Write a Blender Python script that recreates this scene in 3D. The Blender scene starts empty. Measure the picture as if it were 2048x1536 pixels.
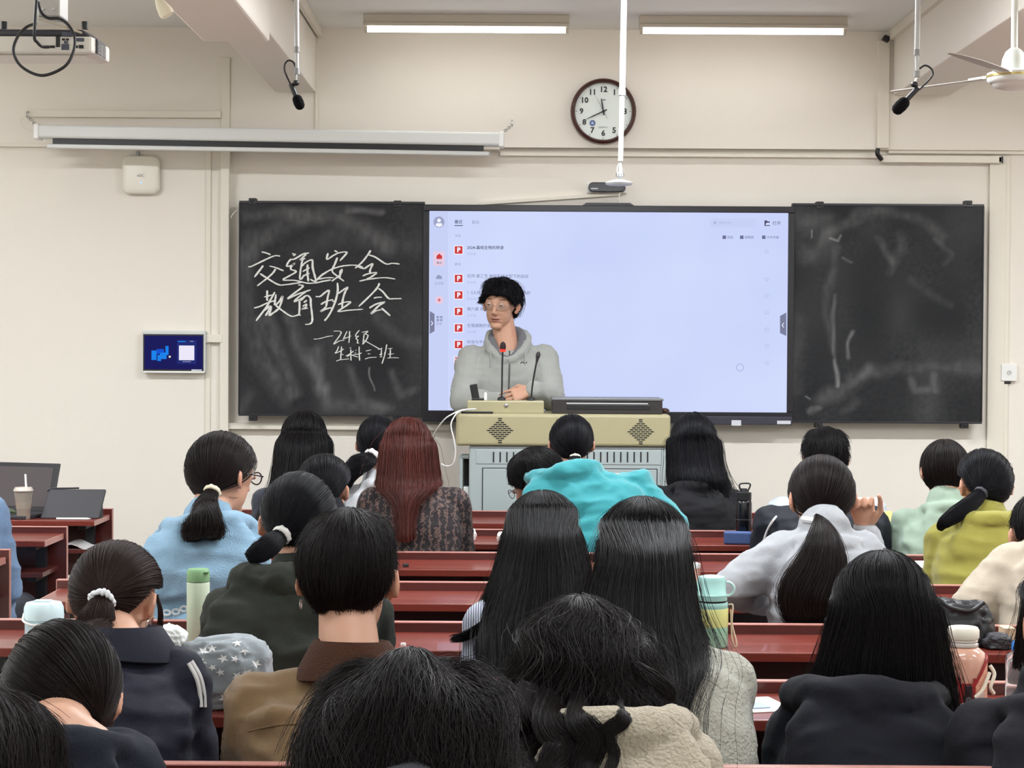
import bpy, bmesh, math, random
import numpy as np
from mathutils import Vector, Matrix, noise as mnoise

# ------------------------------------------------------------------ camera, world, exposure
S = bpy.context.scene
COL = S.collection
FPX, CAM_H = 3800.0, 1.557
cam_d = bpy.data.cameras.new('camera')
cam_d.sensor_width = 36.0
cam_d.lens = 36.0 * FPX / 2048.0
cam_d.clip_start, cam_d.clip_end = 0.1, 60
cam = bpy.data.objects.new('camera', cam_d)
COL.objects.link(cam)
CAM_M = (Matrix.Rotation(0.00147, 3, 'Z') @ Matrix.Rotation(math.pi / 2 - 0.01869, 3, 'X')
         @ Matrix.Rotation(math.radians(0.35), 3, 'Z'))
cam.matrix_world = Matrix.Translation((0, 0, CAM_H)) @ CAM_M.to_4x4()
S.camera = cam
wd = bpy.data.worlds.new('world')
S.world = wd
wd.use_nodes = True
wd.node_tree.nodes['Background'].inputs[0].default_value = (0.9, 0.95, 1.0, 1)
wd.node_tree.nodes['Background'].inputs[1].default_value = 0.05
S.view_settings.view_transform = 'Standard'
S.view_settings.look = 'None'
S.view_settings.exposure = 0.0
S.view_settings.gamma = 1.0
S.view_settings.use_curve_mapping = False
LAMP_W, FRONT_LAMP_W = 51.0, 2.2        # watts of one ceiling batten lamp
LAMP_COL = (0.90, 0.945, 1.0)

# ------------------------------------------------------------------ helpers
def W(px, py, d):
    """world point seen at photograph pixel (px, py) at distance d into the room"""
    v = CAM_M @ Vector(((px - 1024) / FPX, -(py - 768) / FPX, -1.0))
    v = v * (d / v.y)
    return Vector((v.x, v.y, v.z + CAM_H))

def lin(c):
    return tuple(((x / 255) / 12.92 if x / 255 <= 0.04045 else ((x / 255 + 0.055) / 1.055) ** 2.4) for x in c)

MATS = {}
def mat(name, rgb, rough=0.5, metal=0.0, spec=0.5, emit=0.0, bump=0.0, bscale=40.0, var=0.0, vscale=6.0,
        stretch=None, alpha=1.0, trans=0.0, sheen=0.0, attr=None, coat=0.0):
    if name in MATS:
        return MATS[name]
    m = bpy.data.materials.new(name)
    m.use_nodes = True
    nt = m.node_tree
    b = nt.nodes['Principled BSDF']
    c = lin(rgb) + (1,)
    b.inputs['Base Color'].default_value = c
    b.inputs['Roughness'].default_value = rough
    b.inputs['Metallic'].default_value = metal
    b.inputs['Specular IOR Level'].default_value = spec
    b.inputs['Sheen Weight'].default_value = sheen
    b.inputs['Coat Weight'].default_value = coat
    b.inputs['Transmission Weight'].default_value = trans
    if emit:
        b.inputs['Emission Color'].default_value = c
        b.inputs['Emission Strength'].default_value = emit
    co = None
    if bump or var:
        tc = nt.nodes.new('ShaderNodeTexCoord')
        mp = nt.nodes.new('ShaderNodeMapping')
        nt.links.new(tc.outputs['Object'], mp.inputs[0])
        if stretch:
            mp.inputs['Scale'].default_value = stretch
        co = mp.outputs[0]
    if bump:
        n = nt.nodes.new('ShaderNodeTexNoise')
        n.inputs['Scale'].default_value = bscale
        n.inputs['Detail'].default_value = 5
        nt.links.new(co, n.inputs['Vector'])
        bp = nt.nodes.new('ShaderNodeBump')
        bp.inputs['Strength'].default_value = bump
        bp.inputs['Distance'].default_value = 0.01
        nt.links.new(n.outputs['Fac'], bp.inputs['Height'])
        nt.links.new(bp.outputs[0], b.inputs['Normal'])
    if var:
        n = nt.nodes.new('ShaderNodeTexNoise')
        n.inputs['Scale'].default_value = vscale
        n.inputs['Detail'].default_value = 6
        nt.links.new(co, n.inputs['Vector'])
        mx = nt.nodes.new('ShaderNodeMix')
        mx.data_type = 'RGBA'
        mx.inputs[6].default_value = tuple(x * (1 - var) for x in c[:3]) + (1,)
        mx.inputs[7].default_value = tuple(min(1, x * (1 + var)) for x in c[:3]) + (1,)
        nt.links.new(n.outputs['Fac'], mx.inputs[0])
        nt.links.new(mx.outputs[2], b.inputs['Base Color'])
    if attr:
        a = nt.nodes.new('ShaderNodeVertexColor')
        a.layer_name = attr
        nt.links.new(a.outputs['Color'], b.inputs['Base Color'])
    MATS[name] = m
    return m

def put(o, name, label=None, cat=None, group=None, kind=None):
    if label: o['label'] = label
    if cat: o['category'] = cat
    if group: o['group'] = group
    if kind: o['kind'] = kind
    return o

def empty(name, loc, label=None, cat=None, group=None, kind=None):
    o = bpy.data.objects.new(name, None)
    o.empty_display_size = 0.05
    o.location = loc
    COL.objects.link(o)
    return put(o, name, label, cat, group, kind)

def link_mesh(name, me, m=None, parent=None, smooth=False):
    o = bpy.data.objects.new(name, me)
    COL.objects.link(o)
    if m is not None:
        me.materials.clear()
        me.materials.append(m)
    if smooth:
        me.polygons.foreach_set('use_smooth', [True] * len(me.polygons))
    if parent is not None:
        p = parent
        off = Vector((0, 0, 0))
        while p is not None:
            off += p.location
            p = p.parent
        o.parent = parent
        me.transform(Matrix.Translation(-off))
    return o

class MB:
    """collects geometry in world coordinates"""
    def __init__(s):
        s.v, s.f = [], []
    def add(s, vs, fs):
        k = len(s.v)
        s.v += [tuple(x) for x in vs]
        s.f += [tuple(i + k for i in f) for f in fs]
        return s
    def box(s, x0, x1, y0, y1, z0, z1, rot=None, at=None):
        vs = [(x, y, z) for z in (z0, z1) for y in (y0, y1) for x in (x0, x1)]
        if rot is not None:
            vs = [tuple(Vector(at) + rot @ Vector(v)) for v in vs]
        return s.add(vs, [(0, 2, 3, 1), (4, 5, 7, 6), (0, 1, 5, 4), (2, 6, 7, 3), (0, 4, 6, 2), (1, 3, 7, 5)])
    def cbox(s, c, sx, sy, sz, rot=None):
        if rot is None:
            return s.box(c[0] - sx / 2, c[0] + sx / 2, c[1] - sy / 2, c[1] + sy / 2, c[2] - sz / 2, c[2] + sz / 2)
        return s.box(-sx / 2, sx / 2, -sy / 2, sy / 2, -sz / 2, sz / 2, rot, c)
    def loft(s, rings, cap=True, closed=True):
        n = len(rings[0])
        vs = [p for r in rings for p in r]
        fs = []
        for i in range(len(rings) - 1):
            for j in range(n if closed else n - 1):
                a, b = i * n + j, i * n + (j + 1) % n
                fs.append((a, b, b + n, a + n))
        if cap:
            fs.append(tuple(range(n - 1, -1, -1)))
            fs.append(tuple(range(len(vs) - n, len(vs))))
        return s.add(vs, fs)
    def tube(s, pts, r, n=8, cap=True, flat=None):
        pts = [Vector(p) for p in pts]
        m = len(pts)
        rs = r if isinstance(r, (list, tuple)) else [r] * m
        t0 = (pts[1] - pts[0]).normalized()
        up = Vector((0, 0, 1)) if abs(t0.z) < 0.9 else Vector((0, 1, 0))
        a = t0.cross(up).normalized()
        rings = []
        for i in range(m):
            t = (pts[min(i + 1, m - 1)] - pts[max(i - 1, 0)]).normalized()
            a = (a - t * a.dot(t)).normalized()
            b = t.cross(a)
            k = flat if flat else 1.0
            rings.append([pts[i] + (a * math.cos(q) + b * math.sin(q) * k) * rs[i]
                          for q in [2 * math.pi * j / n for j in range(n)]])
        return s.loft(rings, cap)
    def cap(s, p0, p1, r0, r1, n=10):
        """tapered capsule"""
        p0, p1 = Vector(p0), Vector(p1)
        d = p1 - p0
        L = d.length
        if L < 1e-6:
            d = Vector((0, 0, 1))
        d.normalize()
        pts, rs = [], []
        for q in (-1.5, -1.1, -0.7, -0.35, 0):
            pts.append(p0 + d * (r0 * math.sin(q))); rs.append(max(1e-4, r0 * math.cos(q)))
        for q in (0.0, 0.35, 0.7, 1.1, 1.5):
            pts.append(p1 + d * (r1 * math.sin(q))); rs.append(max(1e-4, r1 * math.cos(q)))
        return s.tube(pts, rs, n)
    def ell(s, c, r, rot=None, n=14, m=9):
        c = Vector(c)
        rings = []
        for i in range(m):
            th = math.pi * (i + 0.05) / (m - 0.9)
            th = min(th, math.pi - 0.02) if i else 0.02
            ring = []
            for j in range(n):
                ph = 2 * math.pi * j / n
                v = Vector((r[0] * math.sin(th) * math.cos(ph), r[1] * math.sin(th) * math.sin(ph), -r[2] * math.cos(th)))
                if rot is not None:
                    v = rot @ v
                ring.append(c + v)
            rings.append(ring)
        return s.loft(rings)
    def lathe(s, c, prof, n=24, axis='z', cap=True):
        c = Vector(c)
        rings = []
        for (r, h) in prof:
            ring = []
            for j in range(n):
                q = 2 * math.pi * j / n
                a, b = r * math.cos(q), r * math.sin(q)
                ring.append(c + (Vector((a, b, h)) if axis == 'z' else Vector((a, h, b)) if axis == 'y' else Vector((h, a, b))))
            rings.append(ring)
        return s.loft(rings, cap)
    def poly(s, pts, y0, y1):
        """outline in x,z extruded from y0 to y1"""
        n = len(pts)
        vs = [(x, y0, z) for x, z in pts] + [(x, y1, z) for x, z in pts]
        fs = [tuple(range(n)), tuple(range(2 * n - 1, n - 1, -1))]
        fs += [(i, i + n, (i + 1) % n + n, (i + 1) % n) for i in range(n)]
        return s.add(vs, fs)
    def mesh(s, name='m'):
        me = bpy.data.meshes.new(name)
        me.from_pydata(s.v, [], s.f)
        me.update()
        return me
    def build(s, name, m, parent=None, smooth=False, bev=0.0, seg=2):
        me = s.mesh(name)
        bm = bmesh.new(); bm.from_mesh(me)
        bmesh.ops.recalc_face_normals(bm, faces=bm.faces)
        bm.to_mesh(me); bm.free()
        o = link_mesh(name, me, m, parent, smooth)
        if bev:
            md = o.modifiers.new('bev', 'BEVEL')
            md.width = bev; md.segments = seg; md.limit_method = 'ANGLE'
        if smooth and bev == 0:
            try:
                me.set_sharp_from_angle(angle=math.radians(50))
            except Exception:
                pass
        return o

def roundrect(x0, x1, z0, z1, r, n=5):
    pts = []
    for (cx, cz, a0) in ((x1 - r, z1 - r, 0), (x0 + r, z1 - r, 90), (x0 + r, z0 + r, 180), (x1 - r, z0 + r, 270)):
        for i in range(n + 1):
            a = math.radians(a0 + 90 * i / n)
            pts.append((cx + r * math.cos(a), cz + r * math.sin(a)))
    return pts

def text_obj(name, body, size, loc, m, parent=None, align='LEFT', depth=0.0008, rot=None, bold=0.0):
    cu = bpy.data.curves.new(name, 'FONT')
    cu.body = body
    cu.size = size
    cu.align_x = align
    cu.align_y = 'CENTER'
    cu.resolution_u = 2
    cu.offset = bold
    cu.extrude = depth
    t = bpy.data.objects.new(name, cu)
    COL.objects.link(t)
    dg = bpy.context.evaluated_depsgraph_get()
    me = bpy.data.meshes.new_from_object(t.evaluated_get(dg))
    bpy.data.objects.remove(t)
    R = Matrix.Rotation(math.pi / 2, 4, 'X')
    if rot is not None:
        R = rot.to_4x4() @ R
    me.transform(Matrix.Translation(Vector(loc)) @ R)
    return link_mesh(name, me, m, parent)

# ------------------------------------------------------------------ common materials
M_WALL = mat('cream_wall_paint', (231, 225, 214), 0.75, spec=0.25, bump=0.05, bscale=120, var=0.025, vscale=1.2)
M_CEIL = mat('ceiling_paint', (238, 238, 233), 0.85, spec=0.2, bump=0.04, bscale=90, var=0.02, vscale=1.5)
M_TRIM = mat('cream_plastic_trunking', (226, 220, 206), 0.5, spec=0.4)
M_WHITE = mat('white_plastic', (232, 232, 228), 0.35)
M_LGREY = mat('light_grey_enamel', (205, 208, 205), 0.4)
M_BLACK = mat('black_plastic', (18, 18, 20), 0.45)
M_DARKM = mat('dark_bezel', (24, 22, 30), 0.35)
M_STEEL = mat('brushed_steel', (190, 192, 192), 0.3, metal=1.0)
M_FLOOR = mat('terrazzo_floor', (196, 196, 190), 0.45, bump=0.02, var=0.15, vscale=60)

WALL_Y, UP_Y, CEIL = 10.05, 10.00, 3.231
# ------------------------------------------------------------------ room shell
def struct(name, mb, m, parent=None, bev=0.0, smooth=False):
    o = mb.build(name, m, parent, smooth, bev)
    if parent is None:
        o['kind'] = 'structure'
    return o
XL, XR, YB = -4.6, 4.4, -3.6
struct('floor', MB().box(XL, XR, YB, WALL_Y, -0.1, 0), M_FLOOR)
struct('ceiling', MB().box(XL, XR, YB, WALL_Y + .2, CEIL, CEIL + .1), M_CEIL)
struct('wall_left', MB().box(XL - .1, XL, YB, WALL_Y, 0, CEIL), M_WALL)
struct('wall_right', MB().box(XR, XR + .1, YB, WALL_Y, 0, CEIL), M_WALL)
struct('wall_back', MB().box(XL, XR, YB - .1, YB, 0, CEIL), M_WALL)
zl = W(1400, 297, UP_Y).z
struct('wall_front', MB().box(XL, XR, WALL_Y, WALL_Y + .2, 0, zl + .02)
       .box(XL, XR, UP_Y, WALL_Y + .2, zl, CEIL), M_WALL)
# left part of the front wall: a shallow pier edge
xp = W(460, 500, WALL_Y).x
struct('wall_front_pier', MB().box(XL, xp, WALL_Y - .045, WALL_Y + .01, 0, zl - .001), M_WALL, bev=.003)
struct('floor_platform', MB().box(-2.6, 3.6, 8.72, WALL_Y, 0, .17), mat('platform_boards', (120, 110, 100), .5), bev=.006)
# ceiling beams running into the room
zb = W(1777, 191, UP_Y).z
struct('ceiling_beam_left', MB().box(-1.27, -1.055, YB, UP_Y, zb, CEIL + .01), M_WALL, bev=.006)
struct('ceiling_beam_left_casing', MB().box(-1.33, -1.045, YB, 8.06, zb - .05, CEIL + .01), M_WALL, bev=.012)
struct('ceiling_beam_right', MB().box(1.975, 2.27, YB, UP_Y, zb, CEIL + .01), M_WALL, bev=.006)
struct('ceiling_beam_cross', MB().box(XL, XR, .9, 1.2, zb, CEIL + .01), M_WALL, bev=.006)

def trunk(name, px0, py0, px1, py1, d, th=.02, m=None):
    """cable trunking given by two opposite photo corners on a plane at distance d"""
    a, b = W(px0, py0, d), W(px1, py1, d)
    o = MB().box(min(a.x, b.x), max(a.x, b.x), d - th, d + .012, min(a.z, b.z), max(a.z, b.z)).build(name, m or M_TRIM, None, False, .002)
    o['kind'] = 'structure'
    return o
LY = WALL_Y
trunk('trim_1', 1000, 303, 1758, 317, LY, .03)
trunk('trim_2', 1775, 299, 2300, 311, LY, .03)
trunk('trim_3', 1762, 312, 2000, 327, LY - .03, .03)
trunk('trim_4', 1978, 327, 2004, 1000, LY, .022)
trunk('trim_5', 2004, 312, 2012, 1000, LY, .016)
trunk('trim_6', -300, 286, 1000, 300, LY - .045, .02)
trunk('trim_7', 413, 300, 420, 1000, LY - .045, .012)
trunk('trim_8', 443, 300, 458, 862, LY - .045, .03)
trunk('trim_9', 445, 845, 900, 860, LY, .05)
trunk('trim_10', 410, 669, 446, 685, LY - .045, .035)
trunk('trim_11', 50, 221, 443, 237, UP_Y, .03)
trunk('trim_12', 631, 66, 636, 296, UP_Y, .012)
trunk('trim_13', 1755, 82, 1776, 297, UP_Y, .022)
trunk('trim_14', 443, 115, 460, 266, UP_Y, .012)
for (n, x0, x1) in (('trim_15', -1.045, -1.02), ('trim_16', 1.945, 1.977)):
    o = MB().box(x0, x1, YB + .5, UP_Y, CEIL - .05, CEIL).build(n, M_TRIM, None, False, .003)
    o['kind'] = 'structure'
# black cable elbows and end caps on the trunking
def wire(name, pts, r, m, label=None, cat=None, parent=None, n=8):
    o = MB().tube(pts, r, n).build(name, m, parent, True)
    if label: put(o, name, label, cat)
    return o
def spline(pts, n=8):
    """Catmull-Rom through the points"""
    P = [Vector(p) for p in pts]
    P = [P[0] * 2 - P[1]] + P + [P[-1] * 2 - P[-2]]
    out = []
    for i in range(1, len(P) - 2):
        for k in range(n):
            t = k / n
            a, b, c, d = P[i - 1], P[i], P[i + 1], P[i + 2]
            out.append(0.5 * ((2 * b) + (c - a) * t + (2 * a - 5 * b + 4 * c - d) * t * t + (3 * b - a - 3 * c + d) * t ** 3))
    out.append(P[-2])
    return out
wire('cable_elbow', spline([W(1756, 297, 9.95), W(1755, 308, 9.95), W(1763, 319, 9.97)]), .012, M_BLACK,
     'black cable elbow bridging the two trunkings right of the lamp', 'cable')
put(MB().cbox(W(2000, 320, LY - .04), .026, .04, .034).build('trunking_end_cap', M_BLACK, None, False, .004), '',
    'black end cap of the trunking box above the right blackboard corner', 'end cap')
put(MB().cbox(W(1772, 78, UP_Y - .03), .035, .05, .03, Matrix.Rotation(.5, 3, 'Y')).build('trunking_corner_cap', M_BLACK, None, False, .006), '',
    'black corner piece where trunking meets the ceiling on the right', 'end cap')

# ------------------------------------------------------------------ ceiling lamps
M_TUBE = mat('lit_tube', (255, 252, 246), .3, emit=8.0)
M_BATTEN = mat('batten_enamel', (205, 198, 184), .45)
def batten(cx, cy, L, watts, label, seen):
    t = empty('batten_lamp', (cx, cy, CEIL), label, 'lamp', 'ceiling batten lamps')
    CEIL_ = CEIL if seen else CEIL - .42          # unseen lamps are lowered on rods to fit the added upward light
    if not seen:
        for sx in (-1, 1):
            MB().tube([(cx + sx * L * .3, cy, CEIL_ - .01), (cx + sx * L * .3, cy, CEIL)], .006, 8).build('rod', M_BATTEN, t, True)
    MB().box(cx - L / 2, cx + L / 2, cy - .03, cy + .03, CEIL_ - .045, CEIL_).build('housing', M_BATTEN, t, False, .004)
    MB().box(cx - L / 2, cx + L / 2, cy - .045, cy + .045, CEIL_ - .062, CEIL_ - .045).build('reflector', M_BATTEN, t, False, .003)
    MB().tube([(cx - L / 2 + .012, cy, CEIL_ - .076), (cx + L / 2 - .012, cy, CEIL_ - .076)], .0125, 12).build('tube', M_TUBE, t, True)
    for sx in (-1, 1):
        MB().box(cx + sx * (L / 2 - .012) - .008, cx + sx * (L / 2 - .012) + .008, cy - .014, cy + .014, CEIL_ - .09, CEIL_ - .06).build('lamp_holder', M_BATTEN, t, False, .003)
    ld = bpy.data.lights.new('tube_light', 'AREA')
    ld.shape = 'RECTANGLE'; ld.size = L - .04; ld.size_y = .03
    ld.energy = watts; ld.color = LAMP_COL
    lo = bpy.data.objects.new('tube_light', ld)
    COL.objects.link(lo); lo.parent = t
    lo.location = (0, 0, CEIL_ - CEIL - .093)
    if not seen:
        lu = bpy.data.lights.new('ceiling_fill_light', 'AREA')  # upward fill added to brighten the ceiling
        lu.shape = 'RECTANGLE'; lu.size = L - .04; lu.size_y = .04
        lu.energy = watts * .42; lu.color = LAMP_COL
        lq = bpy.data.objects.new('ceiling_fill_light', lu)
        COL.objects.link(lq); lq.parent = t
        lq.location = (0, 0, CEIL_ - CEIL + .004); lq.rotation_euler = (math.pi, 0, 0)
    return t
batten(W(933, 46, 9.58).x, 9.58, 1.034, FRONT_LAMP_W, 'lit tube lamp on the ceiling left of the hanging pole', 1)
batten(W(1486, 46, 9.58).x, 9.58, 1.044, FRONT_LAMP_W, 'lit tube lamp on the ceiling right of the hanging pole', 1)
for i, ly in enumerate((7.2, 4.9, 2.6, -.2, -2.4)):
    for k, lx in enumerate((-2.9, .45, 3.2)):
        batten(lx, ly, 1.2, LAMP_W * (1.7, .95, .5, .4, .4)[i], 'ceiling tube lamp outside the picture, %s bay, %s row behind the front lamps' % (('left', 'middle', 'right')[k], ('first', 'second', 'third', 'fourth', 'fifth')[i]), 1 if i == 0 else 0)
batten(-3.4, 9.45, 1.0, FRONT_LAMP_W, 'tube lamp on the ceiling left of the left beam, outside the picture', 1)
# ------------------------------------------------------------------ blackboards and interactive screen
BY = 9.93
def rectpx(x0, y0, x1, y1, d):
    a, b = W(x0, y0, d), W(x1, y1, d)
    return a.x, b.x, b.z, a.z           # x0,x1,z0,z1

CHALK_Y = BY - .0006
def board_material(name, smears, seed, base=(33, 33, 37)):
    """slate paint with wiped chalk dust held in a colour attribute"""
    return mat(name, base, .62, spec=.3, attr='dust')
def seg_dist(PX, PY, a, b):
    ax, ay = a; bx, by = b
    dx, dy = bx - ax, by - ay
    L = dx * dx + dy * dy + 1e-9
    t = np.clip(((PX - ax) * dx + (PY - ay) * dy) / L, 0, 1)
    return np.hypot(PX - ax - t * dx, PY - ay - t * dy)
def vnoise(x, y, seed):
    xi, yi = np.floor(x).astype(int), np.floor(y).astype(int)
    fx, fy = x - xi, y - yi
    fx, fy = fx * fx * (3 - 2 * fx), fy * fy * (3 - 2 * fy)
    def h(a, b):
        n = (a * 374761393 + b * 668265263 + seed * 982451653) & 0x7fffffff
        n = ((n ^ (n >> 13)) * 1274126177) & 0x7fffffff
        return ((n ^ (n >> 16)) & 0xffff) / 65535.0
    return (h(xi, yi) * (1 - fx) + h(xi + 1, yi) * fx) * (1 - fy) + (h(xi, yi + 1) * (1 - fx) + h(xi + 1, yi + 1) * fx) * fy
def dust_board(name, px, smears, parent, base, seed):
    x0, x1, z0, z1 = rectpx(*px, BY)
    nx, nz = 190, 220
    gx, gz = np.meshgrid(np.linspace(x0, x1, nx), np.linspace(z0, z1, nz))
    PX, PY = np.meshgrid(np.linspace(px[0], px[2], nx), np.linspace(px[3], px[1], nz))
    v = np.stack([gx.ravel(), np.full(gx.size, BY), gz.ravel()], 1)
    idx = np.arange(nx * nz).reshape(nz, nx)
    f = np.stack([idx[:-1, :-1].ravel(), idx[:-1, 1:].ravel(), idx[1:, 1:].ravel(), idx[1:, :-1].ravel()], 1)
    me = bpy.data.meshes.new(name)
    me.from_pydata(v.tolist(), [], f.tolist())
    d = np.zeros(gx.shape)
    wob = (vnoise(PX / 30, PY / 30, seed) - .5) * 14
    for (pts, wid, s) in smears:
        dm = np.full(gx.shape, 1e9)
        for a, b in zip(pts[:-1], pts[1:]):
            dm = np.minimum(dm, seg_dist(PX + wob, PY + wob, a, b))
        tex = .55 + .75 * vnoise(PX / 7 + 40, PY / 16, seed + 3)
        d += .72 * s * np.clip(1.25 - dm / wid, 0, 1) ** 1.2 * tex
    d += .05 * (vnoise(PX / 60, PY / 90, seed + 1) ** 2) + .03 * vnoise(PX / 5, PY / 5, seed + 2) * vnoise(PX / 50, PY / 70, seed + 5)
    c0 = np.array(lin(base)); c1 = np.array(lin((190, 190, 188)))
    d = np.clip(d, 0, 1)[..., None]
    rgb = c0 * (1 - d) + c1 * d
    at = me.color_attributes.new('dust', 'FLOAT_COLOR', 'POINT')
    at.data.foreach_set('color', np.concatenate([rgb.reshape(-1, 3), np.ones((gx.size, 1))], 1).astype('f').ravel())
    return link_mesh(name, me, board_material('slate_' + name, smears, seed, base), parent)

def make_board(label, px, smears, base, seed, clips):
    x0, x1, z0, z1 = rectpx(*px, BY)
    t = empty('blackboard', ((x0 + x1) / 2, BY, z0), label, 'blackboard')
    MB().box(x0, x1, BY + .002, BY + .035, z0, z1).build('backing', M_BLACK, t, False, .002)
    dust_board('writing_surface', px, smears, t, base, seed)
    fr = M_DARKM
    for (a, b, c, d) in ((x0 - .004, x1 + .004, z1, z1 + .012), (x0 - .004, x1 + .004, z0 - .01, z0),
                         (x0 - .006, x0, z0, z1), (x1, x1 + .006, z0, z1)):
        MB().box(a, b, BY - .004, BY + .035, c, d).build('frame_strip', fr, t, False, .001)
    for (cx, cy) in clips:
        c = W(cx, cy, BY)
        MB().box(c.x - .02, c.x + .02, BY - .002, BY + .05, c.z - .018, c.z + .018).box(
            c.x - .007, c.x + .007, BY - .008, BY, c.z - .006, c.z + .006).build('mounting_clip', M_BLACK, t, False, .003)
    return t
arcs = lambda cx, cy, rx, ry, a0, a1, n=12: [(cx + rx * math.cos(math.radians(a0 + (a1 - a0) * i / n)), cy + ry * math.sin(math.radians(a0 + (a1 - a0) * i / n))) for i in range(n + 1)]
SM_L = [(arcs(640, 560, 150, 130, 190, 330), 22, .10), ([(490, 430), (560, 422), (640, 440)], 14, .10), ([(690, 415), (760, 420)], 8, .16),
        ([(540, 640), (560, 720), (590, 790)], 16, .11), ([(580, 640), (600, 700), (640, 760)], 14, .10), ([(520, 640), (530, 720), (560, 770)], 12, .08),
        ([(630, 700), (640, 770), (650, 790)], 18, .14), ([(640, 780), (655, 780)], 14, .13), ([(700, 740), (725, 800), (780, 815)], 12, .10),
        ([(500, 470), (490, 600), (510, 720), (570, 800)], 20, .07), ([(760, 640), (800, 680), (840, 690)], 16, .07), ([(650, 810), (760, 820)], 14, .09),
        ([(780, 740), (800, 790), (835, 780)], 10, .10), ([(739, 736), (744, 776)], 1.6, .45), ([(500, 790), (480, 820)], 16, .05), ([(600, 500), (700, 470), (830, 490)], 30, .05)]
SM_R = [(arcs(1770, 520, 130, 95, 200, 330), 14, .12), ([(1610, 440), (1650, 440), (1660, 500), (1620, 510)], 26, .13), ([(1666, 482), (1680, 486), (1684, 474)], 3, .4),
        ([(1618, 470), (1623, 460)], 2, .45), ([(1690, 520), (1702, 524)], 3, .2), ([(1760, 480), (1780, 520)], 8, .14), ([(1800, 475), (1800, 500), (1775, 540)], 12, .09),
        ([(1670, 590), (1668, 700), (1674, 770)], 5, .22), ([(1703, 660), (1697, 715)], 5, .33), ([(1668, 720), (1674, 770)], 4, .3), ([(1680, 500), (1650, 600), (1668, 700)], 10, .09),
        ([(1700, 750), (1800, 735), (1955, 735)], 14, .09), ([(1820, 755), (1830, 780), (1868, 780), (1872, 755)], 9, .16), ([(1640, 800), (1700, 770), (1740, 745)], 16, .14),
        ([(1613, 793), (1624, 801)], 2, .5), ([(1870, 480), (1895, 500), (1890, 530)], 7, .10), ([(1820, 560), (1850, 580), (1900, 610)], 10, .06), ([(1590, 780), (1600, 640)], 16, .06),
        ([(1640, 815), (1620, 825)], 5, .25), ([(1690, 820), (1710, 800)], 12, .10)]
bl = make_board('left blackboard with chalk handwriting', (480, 406, 846, 830), SM_L, (21, 21, 25), 3, [(505, 403), (795, 408), (505, 835), (793, 836)])
br = make_board('wiped blackboard with no writing right of the screen', (1586, 411, 1962, 844), [(a, b, c * .7) for a, b, c in SM_R], (14, 16, 20), 8, [(1640, 410), (1937, 408), (1638, 849), (1930, 850)])

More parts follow.
